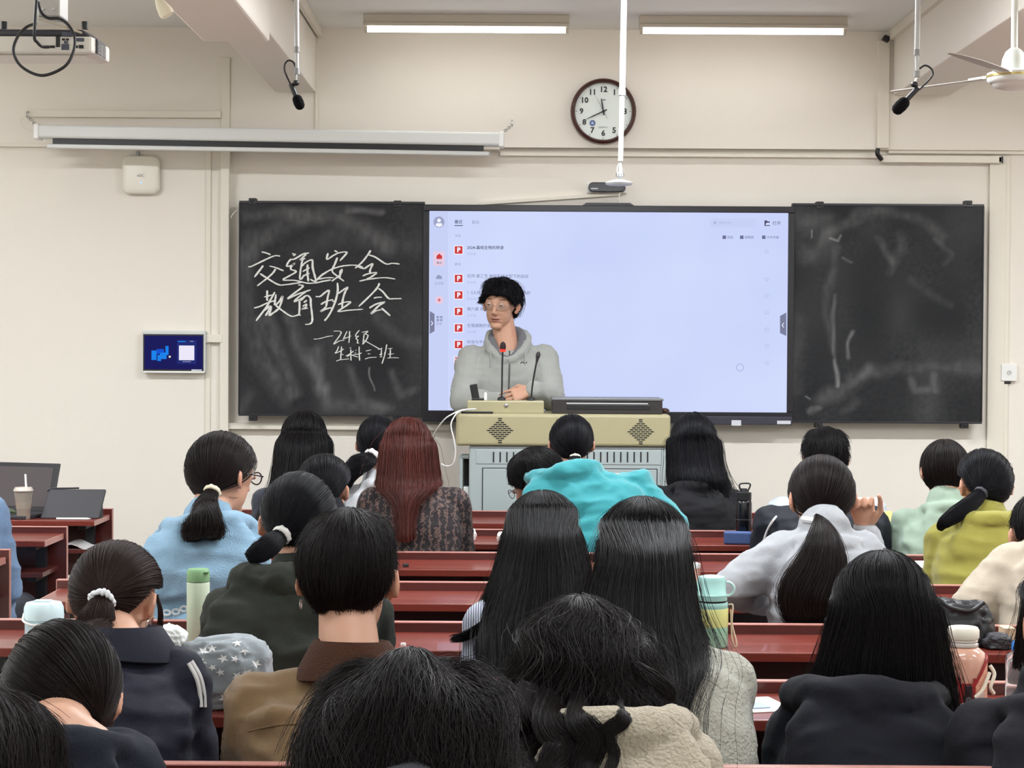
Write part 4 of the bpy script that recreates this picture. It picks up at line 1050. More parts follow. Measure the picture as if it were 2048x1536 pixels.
def crumple(name, px, py, d, r, label, cat, m, z=ZT, k=(1, .8, 1)):
    p = base(px, d, z)
    bm = bmesh.new()
    bmesh.ops.create_icosphere(bm, subdivisions=3, radius=1)
    for v in bm.verts:
        n = mnoise.noise(v.co * 1.7 + Vector((px, d, 0))) * .35 + mnoise.noise(v.co * 4 + Vector((d, px, 0))) * .12
        c = v.co * (1 + n)
        v.co = Vector((p.x + c.x * r * k[0], p.y + c.y * r * k[1], p.z + max(0, (c.z + .82)) * r * k[2]))
    me = bpy.data.meshes.new(name); bm.to_mesh(me); bm.free()
    o = link_mesh(name, me, m)
    return put(o, '', label, cat)
M_TIS = mat('tissue_white', (230, 228, 224), .8)
crumple('tissue_ball', 945, 1055, 7.42, .026, 'white tissue by the elbow of the dark lace sweater', 'tissue', M_TIS, k=(.62, .7, 1.05))
crumple('tissue_ball', 1003, 1068, 7.40, .02, 'small crumpled white tissue on the desk between two heads', 'tissue', M_TIS, k=(.9, .8, 1))
t, p = thing_at('bottle_cap', 808, 4.80, 'tiny white cap lying on the empty desk in the centre', 'cap')
MB().lathe(p, [(.0004, 0), (.007, 0), (.0065, .006), (.0004, .0065)], 14).build('cap_shell', M_WHITE, t, True)
t, p = thing_at('eraser', 812, 6.52, 'tiny black eraser on the empty desk behind the lace sweater', 'eraser')
MB().cbox(p + Vector((0, 0, .006)), .02, .012, .012, Matrix.Rotation(.5, 3, 'Z')).build('eraser_block', M_BLACK, t, False, .002)
paper('card_box', 2017, 4.95, .03, .06, 0, mat('kraft', (196, 176, 146), .7), 'small beige card box on the desk at the right edge', th=.035, cat='box')

# laptop, iced drink, tablet, stylus, pouch on the left front desk
def lp_panel(name, c, R, x0, x1, y0, y1, z0, z1, m, t, bev=.004):
    return MB().box(x0, x1, y0, y1, z0, z1, R, c).build(name, m, t, False, bev)
t, p = thing_at('laptop', 8, 8.36, 'open black laptop at the left picture edge', 'laptop')
Rz = Matrix.Rotation(-.30, 3, 'Z')
lp_panel('keyboard_base', p, Rz, -.17, .17, -.11, .12, 0, .016, mat('laptop_base', (52, 52, 58), .4), t)
Rs = Rz @ Matrix.Rotation(-.32, 3, 'X')
hp = p + Rz @ Vector((0, .115, .014))
lp_panel('screen_lid', hp, Rs, -.17, .17, 0, .010, 0, .225, mat('laptop_lid', (34, 34, 38), .4), t, .008)
lp_panel('screen_panel', hp, Rs, -.158, .140, -.0012, .001, .022, .205, mat('screen_off', (72, 66, 68), .25), t, .001)
t, p = thing_at('iced_drink', 47, 8.24, 'plastic cup of milky iced drink with white straw', 'drink')
MB().lathe(p, [(.0005, .001), (.027, .001), (.030, .045), (.0005, .045)], 28).build('liquid', mat('milk_tea', (188, 152, 116), .4), t, True)
MB().lathe(p, [(.0005, .0455), (.031, .0455), (.0375, .118), (.0005, .118)], 28).build('foam', mat('milk_foam', (206, 190, 170), .3, var=.18, vscale=30), t, True)
MB().lathe(p, [(.0275, 0), (.0305, .045), (.0385, .122), (.0395, .122), (.0312, .045), (.0285, 0)], 28, cap=False).build('cup', mat('cup_clear', (235, 232, 226), .1, trans=.85), t, True)
MB().lathe(p, [(.0005, .122), (.0425, .122), (.043, .126), (.040, .130), (.036, .138), (.0005, .14)], 28).build('lid', mat('lid_frost', (214, 204, 192), .3, trans=.2), t, True)
MB().tube([(p.x + .018, p.y, p.z + .03), (p.x + .008, p.y, p.z + .195)], .0048, 10).build('straw', M_WHITE, t, True)
t, p = thing_at('tablet', 143, 8.27, 'tablet in a black folding cover propped on the left front desk', 'tablet')
Rt = Matrix.Rotation(-.95, 3, 'X') @ Matrix.Rotation(0, 3, 'Z')
Rt = Matrix.Rotation(.06, 3, 'Z') @ Matrix.Rotation(-.52, 3, 'X')
vs = []
M_TB = mat('tablet_cover', (40, 38, 42), .6, bump=.05, bscale=200)
rings = []
for yy in (0, .012):
    rings.append([p + Rt @ Vector((x, yy, z)) for x, z in ((-.135, .002), (.118, .002), (.138, .138), (.134, .143), (-.102, .143), (-.108, .139))])
MB().loft(rings).build('cover', M_TB, t, False, .003)
MB().loft([[p + Vector(v) for v in ((x, .03, 0), (x, .10, 0), (x, .075, .09))] for x in (-.1, .118)]).build('stand_flap', M_TB, t, False, .002)
MB().tube([p + Rt @ Vector((-.118, .004, .135)), p + Rt @ Vector((-.1, .002, .146)), p + Rt @ Vector((.02, .002, .1485))], .004, 8).build('pen_loop', M_BLACK, t, True)
a = base(113, 8.21); b = base(182, 8.21)
put(MB().tube([a + Vector((0, 0, .005)), a.lerp(b, .9) + Vector((0, 0, .005)), b + Vector((0, 0, .005))], [.0048, .0048, .001], 10).build('stylus', M_WHITE, None, True), '', 'white stylus lying in front of the black tablet', 'stylus')
crumple('green_pouch', 8, 1020, 8.30, .05, 'green fabric pouch lying before the laptop', 'pouch', mat('pouch_green', (96, 110, 84), .8, var=.2, vscale=20), k=(1.0, .6, .5))
q = base(158, 8.32, .676)
put(MB().loft([[(q.x - .06 + .024 * i, q.y - .09, q.z + .004 + .014 * math.sin(i * .9)), (q.x - .06 + .024 * i, q.y + .09, q.z + .004 + .014 * math.sin(i * .9)), (q.x - .06 + .024 * i, q.y + .09, q.z + .010 + .014 * math.sin(i * .9)), (q.x - .06 + .024 * i, q.y - .09, q.z + .010 + .014 * math.sin(i * .9))] for i in range(6)]).build('folded_paper', M_PAP, None, True), '', 'folded grey papers on the shelf under the tablet desk', 'paper')
# ------------------------------------------------------------------ people: tools
def vnoise3(p, seed=0):
    p = np.asarray(p, float)
    i = np.floor(p).astype(np.int64); f = p - i
    f = f * f * (3 - 2 * f)
    def h(a, b, c):
        n = (a * 374761393 + b * 668265263 + c * 2147483647 + seed * 974634777) & 0x7fffffff
        n = ((n ^ (n >> 13)) * 1274126177) & 0x7fffffff
        return ((n ^ (n >> 16)) & 0xffff) / 65535.0
    x, y, z = i[:, 0], i[:, 1], i[:, 2]
    fx, fy, fz = f[:, 0], f[:, 1], f[:, 2]
    def lx(yy, zz): return h(x, yy, zz) * (1 - fx) + h(x + 1, yy, zz) * fx
    def ly(zz): return lx(y, zz) * (1 - fy) + lx(y + 1, zz) * fy
    return ly(z) * (1 - fz) + ly(z + 1) * fz

def fuse(mb, voxel, smooth=3, fac=.5):
    me = mb.mesh('tmp')
    o = bpy.data.objects.new('tmp', me)
    COL.objects.link(o)
    md = o.modifiers.new('r', 'REMESH'); md.mode = 'VOXEL'; md.voxel_size = voxel; md.adaptivity = 0
    if smooth:
        s_ = o.modifiers.new('s', 'SMOOTH'); s_.iterations = smooth; s_.factor = fac
    dg = bpy.context.evaluated_depsgraph_get()
    out = bpy.data.meshes.new_from_object(o.evaluated_get(dg))
    bpy.data.objects.remove(o); bpy.data.meshes.remove(me)
    return out
def getv(me):
    a = np.empty(len(me.vertices) * 3, 'f'); me.vertices.foreach_get('co', a); return a.reshape(-1, 3).astype(float)
def getn(me):
    a = np.empty(len(me.vertices) * 3, 'f'); me.vertex_normals.foreach_get('vector', a); return a.reshape(-1, 3).astype(float)
def setv(me, v):
    me.vertices.foreach_set('co', v.astype('f').ravel()); me.update()

def skin_mat(name, rgb):
    m = mat(name, rgb, .5, spec=.35, attr='tint')
    m.node_tree.nodes['Principled BSDF'].inputs['Subsurface Weight'].default_value = .08
    m.node_tree.nodes['Principled BSDF'].inputs['Subsurface Radius'].default_value = (.01, .004, .002)
    return m
SKIN = (190, 146, 122)
M_SKIN = skin_mat('skin', SKIN)

def hair_mats(key, rgb, rough=.42):
    k = 'hair_' + key
    if k in MATS: return MATS[k], MATS[k + '_hull']
    m = bpy.data.materials.new(k); m.use_nodes = True
    b = m.node_tree.nodes['Principled BSDF']
    c = lin(rgb)
    b.inputs['Base Color'].default_value = c + (1,)
    b.inputs['Roughness'].default_value = rough
    b.inputs['Specular IOR Level'].default_value = .14
    hi = m.node_tree.nodes.new('ShaderNodeHairInfo'); mx = m.node_tree.nodes.new('ShaderNodeMix'); mx.data_type = 'RGBA'
    mx.inputs[6].default_value = tuple(x * .55 for x in c) + (1,); mx.inputs[7].default_value = tuple(x * 1.7 for x in c) + (1,)
    m.node_tree.links.new(hi.outputs['Random'], mx.inputs[0]); m.node_tree.links.new(mx.outputs[2], b.inputs['Base Color'])
    h = mat(k + '_hull', tuple(int(x * .75) for x in rgb), .6, spec=.2)
    nt = h.node_tree; uv = nt.nodes.new('ShaderNodeUVMap'); mp = nt.nodes.new('ShaderNodeMapping'); mp.inputs['Scale'].default_value = (90, 2.5, 1)
    nz = nt.nodes.new('ShaderNodeTexNoise'); nz.inputs['Scale'].default_value = 1.0; nz.inputs['Detail'].default_value = 4
    bp = nt.nodes.new('ShaderNodeBump'); bp.inputs['Strength'].default_value = .8; bp.inputs['Distance'].default_value = .004
    nt.links.new(uv.outputs[0], mp.inputs[0]); nt.links.new(mp.outputs[0], nz.inputs[0]); nt.links.new(nz.outputs[0], bp.inputs['Height']); nt.links.new(bp.outputs[0], nt.nodes['Principled BSDF'].inputs['Normal'])
    MATS[k] = m
    return m, h

def strands_obj(name, arr, r0, r1, m, parent):
    """arr: n strands x k points x 3 in world space"""
    n, k, _ = arr.shape
    off = np.zeros(3); p = parent
    while p is not None:
        off += np.array(p.location); p = p.parent
    hc = bpy.data.hair_curves.new(name)
    hc.add_curves([k] * n)
    hc.attributes['position'].data.foreach_set('vector', (arr - off).astype('f').ravel())
    t = np.linspace(0, 1, k)
    rad = np.tile(r0 * (1 - t) + r1 * t, n)
    at = hc.attributes.get('radius') or hc.attributes.new('radius', 'FLOAT', 'POINT')
    at.data.foreach_set('value', rad.astype('f'))
    hc.materials.append(m)
    o = bpy.data.objects.new(name, hc)
    COL.objects.link(o); o.parent = parent
    return o

def grid_mesh(name, P, m, parent, uvs, closed_u=False):
    """P: rows x cols x 3 world points -> smooth surface with a UV map"""
    r, c, _ = P.shape
    idx = np.arange(r * c).reshape(r, c)
    f = []
    for i in range(r - 1):
        for j in range(c if closed_u else c - 1):
            j2 = (j + 1) % c
            f.append((idx[i, j], idx[i + 1, j], idx[i + 1, j2], idx[i, j2]))
    me = bpy.data.meshes.new(name)
    me.from_pydata(P.reshape(-1, 3).tolist(), [], [tuple(int(x) for x in q) for q in f])
    uvl = me.uv_layers.new(name='UVMap')
    li = np.empty(len(me.loops), 'i'); me.loops.foreach_get('vertex_index', li)
    uvl.data.foreach_set('uv', uvs.reshape(-1, 2)[li].astype('f').ravel())
    me.update()
    return link_mesh(name, me, m, parent, True)

RNG = np.random.default_rng(11)
HEADC = np.array([0, -.010, .022])
HR = np.array([.0775, .0955, .0925])
class Head:
    def __init__(s, C, yaw, pitch, roll, k):
        s.C = np.array(C); s.k = k
        R = Matrix.Rotation(math.radians(-yaw), 3, 'Z') @ Matrix.Rotation(math.radians(-pitch), 3, 'X') @ Matrix.Rotation(math.radians(roll), 3, 'Y')
        s.M = R; s.R = np.array(R)
    def w(s, p):
        return (np.asarray(p) * s.k) @ s.R.T + s.C
    def wv(s, x, y, z):
        return Vector(s.w([x, y, z]))
    def loc(s, p):
        return ((np.asarray(p) - s.C) @ s.R) / s.k
def ang2dir(phi, th):
    """phi 0 = back of the head, th = elevation (radians)"""
    return np.stack([np.sin(phi) * np.cos(th), -np.cos(phi) * np.cos(th), np.sin(th)], -1)

def hairline(kind):
    if kind == 'short':
        return ([0, 30, 52, 70, 84, 98, 120, 145, 180], [-55, -54, -46, -22, 6, 4, 14, 30, 34])
    if kind == 'fringe':
        return ([0, 35, 55, 72, 86, 100, 112, 125, 145, 180], [-54, -50, -42, -18, 4, 0, -8, 2, 12, 14])
    if kind == 'parted':
        return ([0, 35, 55, 72, 86, 100, 112, 125, 145, 165, 180], [-54, -50, -42, -18, 4, 0, -6, 6, 20, 25, 22])
    if kind == 'bob':
        return ([0, 40, 70, 95, 115, 135, 150, 180], [-62, -62, -58, -48, -30, 5, 25, 30])
    return ([0, 35, 58, 76, 88, 104, 122, 145, 180], [-52, -50, -38, -8, 14, 14, 26, 38, 40])   # pulled back

def cap_pt(hd, phi, s, th_fun, line, extra=0.0):
    a = np.abs((phi + np.pi) % (2 * np.pi) - np.pi)
    tmin = np.radians(np.interp(np.degrees(a), line[0], line[1]))
    th = np.pi / 2 - s * (np.pi / 2 - tmin)
    d = ang2dir(phi, th)
    t = th_fun(phi, s) + extra
    return hd.w(HEADC + d * (HR + t[..., None]))

def hair_cap(hd, kind, thick, m, parent, nape=.35, lump=0.0, seed=0):
    """solid under-layer of hair following the hairline"""
    line = hairline(kind)
    def th_fun(phi, s):
        back = .5 + .5 * np.cos(phi)
        t = thick * (1 - (1 - nape) * np.clip((s - .45) / .55, 0, 1) ** 1.5) * (0.9 + .1 * back)
        if kind in ('short', 'pulled', 'fringe', 'parted'):
            ab = np.abs((phi + np.pi) % (2 * np.pi) - np.pi)
            t = t * (1 - .62 * np.exp(-((ab - 1.52) / .40) ** 2) * np.clip((s - .55) / .35, 0, 1))
        if lump:
            q = ang2dir(phi, np.pi / 2 * (1 - s)) * 3.2 + seed
            t = t + lump * (vnoise3(q.reshape(-1, 3), seed).reshape(t.shape) - .45)
        return t
    nphi, ns = 72, 26
    ph, s = np.meshgrid(np.linspace(-np.pi, np.pi, nphi, endpoint=False), np.linspace(.004, 1, ns))
    P = cap_pt(hd, ph, s, th_fun, line)
    inner = cap_pt(hd, ph[-1:], s[-1:] - .02, lambda a, b: th_fun(a, b) * 0 - .008, line)
    P = np.concatenate([P, inner], 0)
    uv = np.stack([np.concatenate([ph, ph[-1:]]) / (2 * np.pi) + .5, np.concatenate([s, s[-1:] + .03])], -1)
    o = grid_mesh('hair', P, m, parent, uv, True)
    return o, th_fun, line

def shortish(hd, hs, mS, hull, th_fun, line, n, L, r, messy, kind):
    phi = RNG.uniform(-np.pi, np.pi, n)
    s0 = RNG.uniform(0.0, 1.0, n) ** .75 * .93
    k = 7
    t = np.linspace(0, 1, k)[None]
    Ls = L * RNG.uniform(.6, 1.15, n)
    ds = Ls / .16
    fl = 3.2 * (vnoise3(np.stack([np.sin(phi) * s0, np.cos(phi) * s0, s0 * .5], 1) * 9 + 5, 7) - .5) + .35 * RNG.normal(0, 1, n)
    lf = 2.4 * (vnoise3(np.stack([np.sin(phi) * s0, np.cos(phi) * s0, s0 * .5], 1) * 11 + 9, 13) - .42) + .25 * RNG.normal(0, 1, n)
    s = np.minimum(s0[:, None] + ds[:, None] * t, 1.0 + .06 * RNG.uniform(0, 1, n)[:, None])
    ph = phi[:, None] + (messy * .35 * fl)[:, None] * t / np.maximum(.25, s) + messy * .12 * np.sin(t * 5 + fl[:, None] * 3) * t
    base = np.clip(s, 0, 1)
    ex = -.004 + .006 * RNG.uniform(0, 1, n)[:, None] + messy * .022 * np.clip(lf, -.25, 1.5)[:, None] * t ** 1.3
    P = cap_pt(hd, ph, s, lambda a, b: th_fun(a, np.clip(b, 0, 1)), line, ex)
    P = P + (RNG.normal(0, .0025 * messy + .0006, (n, 1, 3)) * t[..., None])
    return strands_obj('hair_strands', P, r, r * .45, mS, hull)

def pulled(hd, mS, hull, th_fun, line, n, tie_local, r):
    """strands combed from the hairline to the tie"""
    phi = RNG.uniform(-np.pi, np.pi, n)
    s0 = 1 - RNG.uniform(0, 1, n) ** 1.6 * .9
    a = np.abs(phi)
    tmin = np.radians(np.interp(np.degrees(a), line[0], line[1]))
    th = np.pi / 2 - s0 * (np.pi / 2 - tmin)
    d0 = ang2dir(phi, th)
    dt = (tie_local - HEADC) / (HR + .012); dt = dt / np.linalg.norm(dt)
    k = 9
    t = np.linspace(0, 1, k)
    om = np.arccos(np.clip(d0 @ dt, -.999, .999))[:, None]
    w0 = np.sin((1 - t)[None] * om) / np.sin(om); w1 = np.sin(t[None] * om) / np.sin(om)
    d = w0[..., None] * d0[:, None] + w1[..., None] * dt
    # hair over the crown goes up and back rather than straight through the sides
    d = d + np.array([0, 0, .22]) * (np.sin(t * np.pi)[None, :, None]) * np.clip(d0[:, 1] + .3, 0, 1)[:, None, None]
    d = d / np.linalg.norm(d, axis=-1, keepdims=True)
    off = .011 + .005 * RNG.uniform(-.6, 1, n)[:, None] * np.sin(np.pi * np.clip(t, .02, 1))[None] ** .5 + .012 * (t ** 8)[None]
    P = hd.w(HEADC + d * (HR + off[..., None]))
    P += RNG.normal(0, .0011, (n, 1, 3)) * np.sin(t * np.pi)[None, :, None]
    return strands_obj('hair_strands', P, r, r * .8, mS, hull)

def tail(spine, widths, mS, mH, parent, n, r, flat=.7, name='ponytail', wav=.004, loose=.06):
    """ponytail along world spine points with half widths"""
    S_ = np.array([list(p) for p in spline(spine, 6)])
    K = len(S_)
    w = np.interp(np.linspace(0, 1, K), np.linspace(0, 1, len(widths)), widths)
    T = np.gradient(S_, axis=0); T /= np.linalg.norm(T, axis=1, keepdims=True)
    V = np.array([0, 1.0, 0])
    A = np.cross(T, V); A /= np.linalg.norm(A, axis=1, keepdims=True) + 1e-9
    B = np.cross(A, T)
    q = np.linspace(0, 2 * np.pi, 20, endpoint=False)
    hw = w * .86
    hw[-1] *= .25
    P = S_[:, None] + A[:, None] * (np.cos(q)[None, :, None] * hw[:, None, None]) + B[:, None] * (np.sin(q)[None, :, None] * hw[:, None, None] * flat)
    uv = np.stack(np.meshgrid(np.linspace(0, .6, 20), np.linspace(0, 1, K)), -1)
    hull = grid_mesh(name, P, mH, parent, uv, True)
    ang = RNG.uniform(0, 2 * np.pi, n); rr = RNG.uniform(.55, 1.0, n) ** .5 * RNG.uniform(.9, 1.06, n)
    end = np.clip(RNG.normal(.95, .07, n), .6, 1.04)
    k = 14
    tt = np.linspace(0, 1, k)[None] * end[:, None] * (K - 1)
    i = np.clip(np.floor(tt).astype(int), 0, K - 2); f = (tt - i)[..., None]
    ip = lambda X: X[i] * (1 - f) + X[i + 1] * f
    W_ = ip(w[:, None])
    ph = RNG.uniform(0, 6, n)[:, None]
    drift = 1 + loose * RNG.normal(0, 1, n)[:, None] * np.linspace(0, 1, k)[None] * 2
    X = ip(S_) + ip(A) * (np.cos(ang)[:, None] * rr[:, None] * drift)[..., None] * W_ + ip(B) * (np.sin(ang)[:, None] * rr[:, None] * drift)[..., None] * W_ * flat
    X += ip(A) * (wav * np.sin(np.linspace(0, 7, k)[None] + ph) * np.linspace(0, 1, k)[None])[..., None]
    strands_obj(name + '_strands', X, r, r * .6, mS, hull)
    return hull

def long_hair(hd, rings, mS, mH, parent, n, r, phimax=118, wav=.004, part=0.0, th=.013, fly=.02, endvar=.05, fringe=False, curl=0.0):
    """hair falling from the crown; rings below the ears are given as (centre, half width, back, front) in world space"""
    cap = []
    ths = np.radians([89, 74, 58, 43, 29, 16, 4])
    pm = np.radians([180, 180, 180, 170, 150 if not fringe else 165, 130, phimax])
    for t_, p_ in zip(ths, pm):
        cap.append(('c', t_, p_))
    z1 = rings[0][0][2] + .014
    cap = [q for q in cap if hd.C[2] + hd.k * (HEADC[2] + (HR[2] + th) * math.sin(q[1])) > z1]
    allr = cap + [('r', q, np.radians(phimax if len(q) < 5 else q[4])) for q in rings]
    def ring_pts(u, idx, extra):
        """u in [-1,1] across the ring idx; returns world points"""
        kind, a, p_ = allr[idx]
        phi = u * p_
        if kind == 'c':
            return hd.w(HEADC + np.array([part, 0, 0]) * 0 + ang2dir(phi, np.full_like(phi, a)) * (HR + (th + extra)[..., None]))
        c, hw, bk, fr = a[:4]
        x = np.sin(phi) * (hw + extra)
        y = np.where(np.cos(phi) > 0, -np.cos(phi) * (bk + extra), -np.cos(phi) * fr)
        return np.stack([c[0] + x, c[1] + y, np.full_like(x, c[2])], -1)
    nR = len(allr)
    def path(u, tt, extra):
        i = np.clip(np.floor(tt).astype(int), 0, nR - 2); f = tt - i
        out = np.zeros(u.shape + (3,))
        for j in range(nR - 1):
            msk = i == j
            if msk.any():
                t = f[msk][:, None]
                b, c_ = ring_pts(u[msk], j, extra[msk]), ring_pts(u[msk], j + 1, extra[msk])
                a = ring_pts(u[msk], j - 1, extra[msk]) if j else 2 * b - c_
                e = ring_pts(u[msk], j + 2, extra[msk]) if j + 2 < nR else 2 * c_ - b
                out[msk] = .5 * (2 * b + (c_ - a) * t + (2 * a - 5 * b + 4 * c_ - e) * t * t + (3 * b - a - 3 * c_ + e) * t ** 3)
        return out
    nu, nt_ = 60, (nR - 1) * 4 + 1
    U, Tt = np.meshgrid(np.linspace(-1, 1, nu), np.linspace(0, nR - 1, nt_))
    lump = .006 * (vnoise3(np.stack([U * 9, Tt * .5, U * 0 + 3], -1).reshape(-1, 3), 5).reshape(U.shape) - .6) * np.clip(Tt / 5, 0, 1)
    P = path(U, Tt, lump - .003)
    # thickness: return along the inside
    Pin = path(U * .94, Tt, lump - .022)
    P2 = np.concatenate([P, Pin[::-1]], 0)
    uv = np.stack([U / 2 + .5, Tt / nR], -1); uv = np.concatenate([uv, uv[::-1] + .01], 0)
    hull = grid_mesh('hair', P2, mH, parent, uv)
    k = 18
    u = RNG.uniform(-1, 1, n)
    st = RNG.uniform(0, 1, n) ** 2 * 3.0
    en = (nR - 1) * np.clip(RNG.normal(1 - endvar * .3, endvar, n), .55, 1.05)
    tt = st[:, None] + (en - st)[:, None] * np.linspace(0, 1, k)[None]
    tp = np.linspace(0, 1, k)[None]
    uu = u[:, None] + .05 * RNG.normal(0, 1, n)[:, None] * tp + .012 * np.sin(tp * 9 + RNG.uniform(0, 6, n)[:, None]) * tp
    ex = RNG.normal(.0012, .003, n)[:, None] + np.where(RNG.uniform(0, 1, n) < .06, RNG.normal(0, fly, n), 0)[:, None] * tp ** 2 + 0 * tp
    over = tt > nR - 1
    X = path(np.clip(uu, -1.02, 1.02), np.clip(tt, 0, nR - 1), ex)
    ph = RNG.uniform(0, 6.28, n)[:, None]
    lp = vnoise3(np.stack([u * 14, u * 0, u * 0], -1), 9)[:, None] * 6.28
    X[..., 0] += wav * np.sin(tp * 8 + ph * .35 + lp) * tp
    if curl:
        X[..., 0] += curl * np.sin(tp * 11 + lp) * tp ** 1.5
        X[..., 1] += curl * .7 * np.cos(tp * 11 + lp) * tp ** 1.5
    X[..., 2] -= np.where(over, (tt - (nR - 1)) * .05, 0)
    strands_obj('hair_strands', X, r, r * .6, mS, hull)
    return hull

def hand(mb, P, F, U, side, curl=(.35, .4, .45, .5), k=1.0, thumb=.3, spread=.12):
    """palm, four fingers of three joints and a thumb; F along the fingers, U out of the back of the hand"""
    F = Vector(F).normalized(); U = Vector(U); U = (U - F * U.dot(F)).normalized()
    T = F.cross(U) * side
    P = Vector(P)
    rings = []
    for (a, hw, ht) in ((-.01, .024, .019), (.02, .030, .018), (.05, .038, .016), (.078, .040, .0135), (.09, .036, .010)):
        rings.append([P + F * (a * k) + (T * (hw * math.cos(q)) + U * (ht * math.sin(q))) * k for q in [2 * math.pi * j / 12 for j in range(12)]])
    mb.loft(rings)
    for i, (L, rr) in enumerate(((.070, .0076), (.078, .0078), (.073, .0075), (.058, .0068))):
        b = P + (F * .084 + T * (.032 - .0215 * i)) * k
        d = (F + T * (spread * (1.5 - i))).normalized()
        ang = 0
        for sgm, jr in ((.46, 1.0), (.30, .92), (.24, .82)):
            ang += curl[i] * (1.0 if sgm == .46 else 1.15)
            dv = (d * math.cos(ang) - U * math.sin(ang)).normalized()
            e = b + dv * (L * sgm * k)
            mb.cap(b, e, rr * jr * k, rr * jr * .92 * k, 8)
            b = e
    b = P + (F * .018 + T * .026 - U * .004) * k
    d = (F * .75 + T * .65 - U * thumb).normalized()
    e = b + d * (.045 * k); mb.cap(b, e, .0125 * k, .0105 * k, 8)
    d2 = (F * .95 + T * .12 - U * (thumb + .25)).normalized()
    e2 = e + d2 * (.032 * k); mb.cap(e, e2, .010 * k, .0088 * k, 8)
    e3 = e2 + (d2 - T * .15 - U * .15).normalized() * (.024 * k); mb.cap(e2, e3, .009 * k, .0072 * k, 8)

def ell_ring(c, ax, ay, w, d, n=18, p=2.4):
    """superellipse ring in the plane of ax, ay"""
    out = []
    for j in range(n):
        q = 2 * math.pi * j / n
        cx, sy = math.cos(q), math.sin(q)
        out.append(Vector(c) + ax * (w * math.copysign(abs(cx) ** (2 / p), cx)) + ay * (d * math.copysign(abs(sy) ** (2 / p), sy)))
    return out

def face_shape(me, hd, mouth=0.0):
    """eye sockets, brow, lips, chin and ear hollows on the fused head; colour of the lips and brows"""
    v = getv(me); L = hd.loc(v)
    near = (np.abs(L[:, 0]) < .1) & (L[:, 1] > -.06) & (L[:, 1] < .14) & (L[:, 2] > -.14) & (L[:, 2] < .12)
    front = near & (L[:, 1] > .035)
    g = lambda cx, cz, sx, sz: np.exp(-((L[:, 0] - cx) / sx) ** 2 - ((L[:, 2] - cz) / sz) ** 2)
    dy = np.zeros(len(v))
    for s in (-1, 1):
        dy -= .0095 * g(.031 * s, .010, .016, .0095)
        dy += .0035 * g(.030 * s, .030, .022, .007)
        dy += .003 * g(.040 * s, -.028, .016, .016)
        dy += .0025 * g(.031 * s, .0125, .012, .004)
    dy += .0050 * g(0, -.0565, .019, .0045) + .0058 * g(0, -.0675, .017, .0052) - .0060 * g(0, -.0620, .022, .0022) * (1 + 1.5 * mouth)
    dy -= .0028 * g(0, -.048, .006, .006) + .003 * g(0, -.079, .020, .005)
    dy += .004 * g(0, -.096, .018, .012)
    dy = dy * front
    v2 = hd.w(L + np.stack([0 * dy, dy, 0 * dy], 1) * 1.0)
    v[front] = v2[front]
    setv(me, v)
    tint = np.tile(np.array(lin(SKIN)), (len(v), 1))
    lips = np.clip(1.5 * np.exp(-((L[:, 0]) / .020) ** 4 - ((L[:, 2] + .062) / .0085) ** 4), 0, 1) * front
    tint = tint * (1 - lips[:, None]) + np.array(lin((152, 100, 90))) * lips[:, None]
    brow = sum(np.exp(-((L[:, 0] - .032 * s) / .017) ** 4 - ((L[:, 2] - .0315 - .004 * np.cos((L[:, 0] - .032 * s) * 60)) / .0042) ** 4) for s in (-1, 1)) * front
    brow = np.clip(brow * .8, 0, .8)
    tint = tint * (1 - brow[:, None]) + np.array(lin((46, 36, 34))) * brow[:, None]
    ear = near & (np.abs(L[:, 0]) > .07)
    tint[ear] *= np.array([1.0, .9, .88])
    at = me.color_attributes.new('tint', 'FLOAT_COLOR', 'POINT')
    at.data.foreach_set('color', np.concatenate([tint, np.ones((len(v), 1))], 1).astype('f').ravel())

def head_geo(mb, hd, es=.92):
    k = hd.k; M = hd.M
    mb.ell(hd.w([0, -.012, .026]), (.0735 * k, .0915 * k, .086 * k), M, 22, 15)
    mb.ell(hd.w([0, .016, -.036]), (.060 * k, .067 * k, .078 * k), M, 18, 12)
    mb.ell(hd.w([0, .050, -.092]), (.030 * k, .030 * k, .022 * k), M)
    mb.ell(hd.w([0, .046, .010]), (.062 * k, .044 * k, .050 * k), M)
    mb.cap(hd.wv(0, .083, .014), hd.wv(0, .099, -.024), .0070 * k, .0105 * k)
    for s in (-1, 1):
        mb.ell(hd.w([.010 * s, .094, -.030]), (.009 * k, .009 * k, .007 * k), M)
        E = M @ Matrix.Rotation(s * .68, 3, 'Z') @ Matrix.Rotation(-.12, 3, 'X')
        mb.ell(hd.w([(.0775 + .0095 * es) * s, -.016, -.002]), (.0075 * k, .022 * k * es, .034 * k * es), E)
        mb.ell(hd.w([.079 * s, -.004, -.027]), (.0065 * k, .010 * k, .010 * k), E)

def lens_mat():
    if 'lens_glass' in MATS: return MATS['lens_glass']
    m = bpy.data.materials.new('lens_glass'); m.use_nodes = True
    nt = m.node_tree; nt.nodes.clear()
    a, b, c, o = (nt.nodes.new('ShaderNode' + q) for q in ('BsdfTransparent', 'BsdfGlossy', 'MixShader', 'OutputMaterial'))
    b.inputs['Roughness'].default_value = .05; c.inputs[0].default_value = .05
    nt.links.new(a.outputs[0], c.inputs[1]); nt.links.new(b.outputs[0], c.inputs[2]); nt.links.new(c.outputs[0], o.inputs[0])
    MATS['lens_glass'] = m
    return m

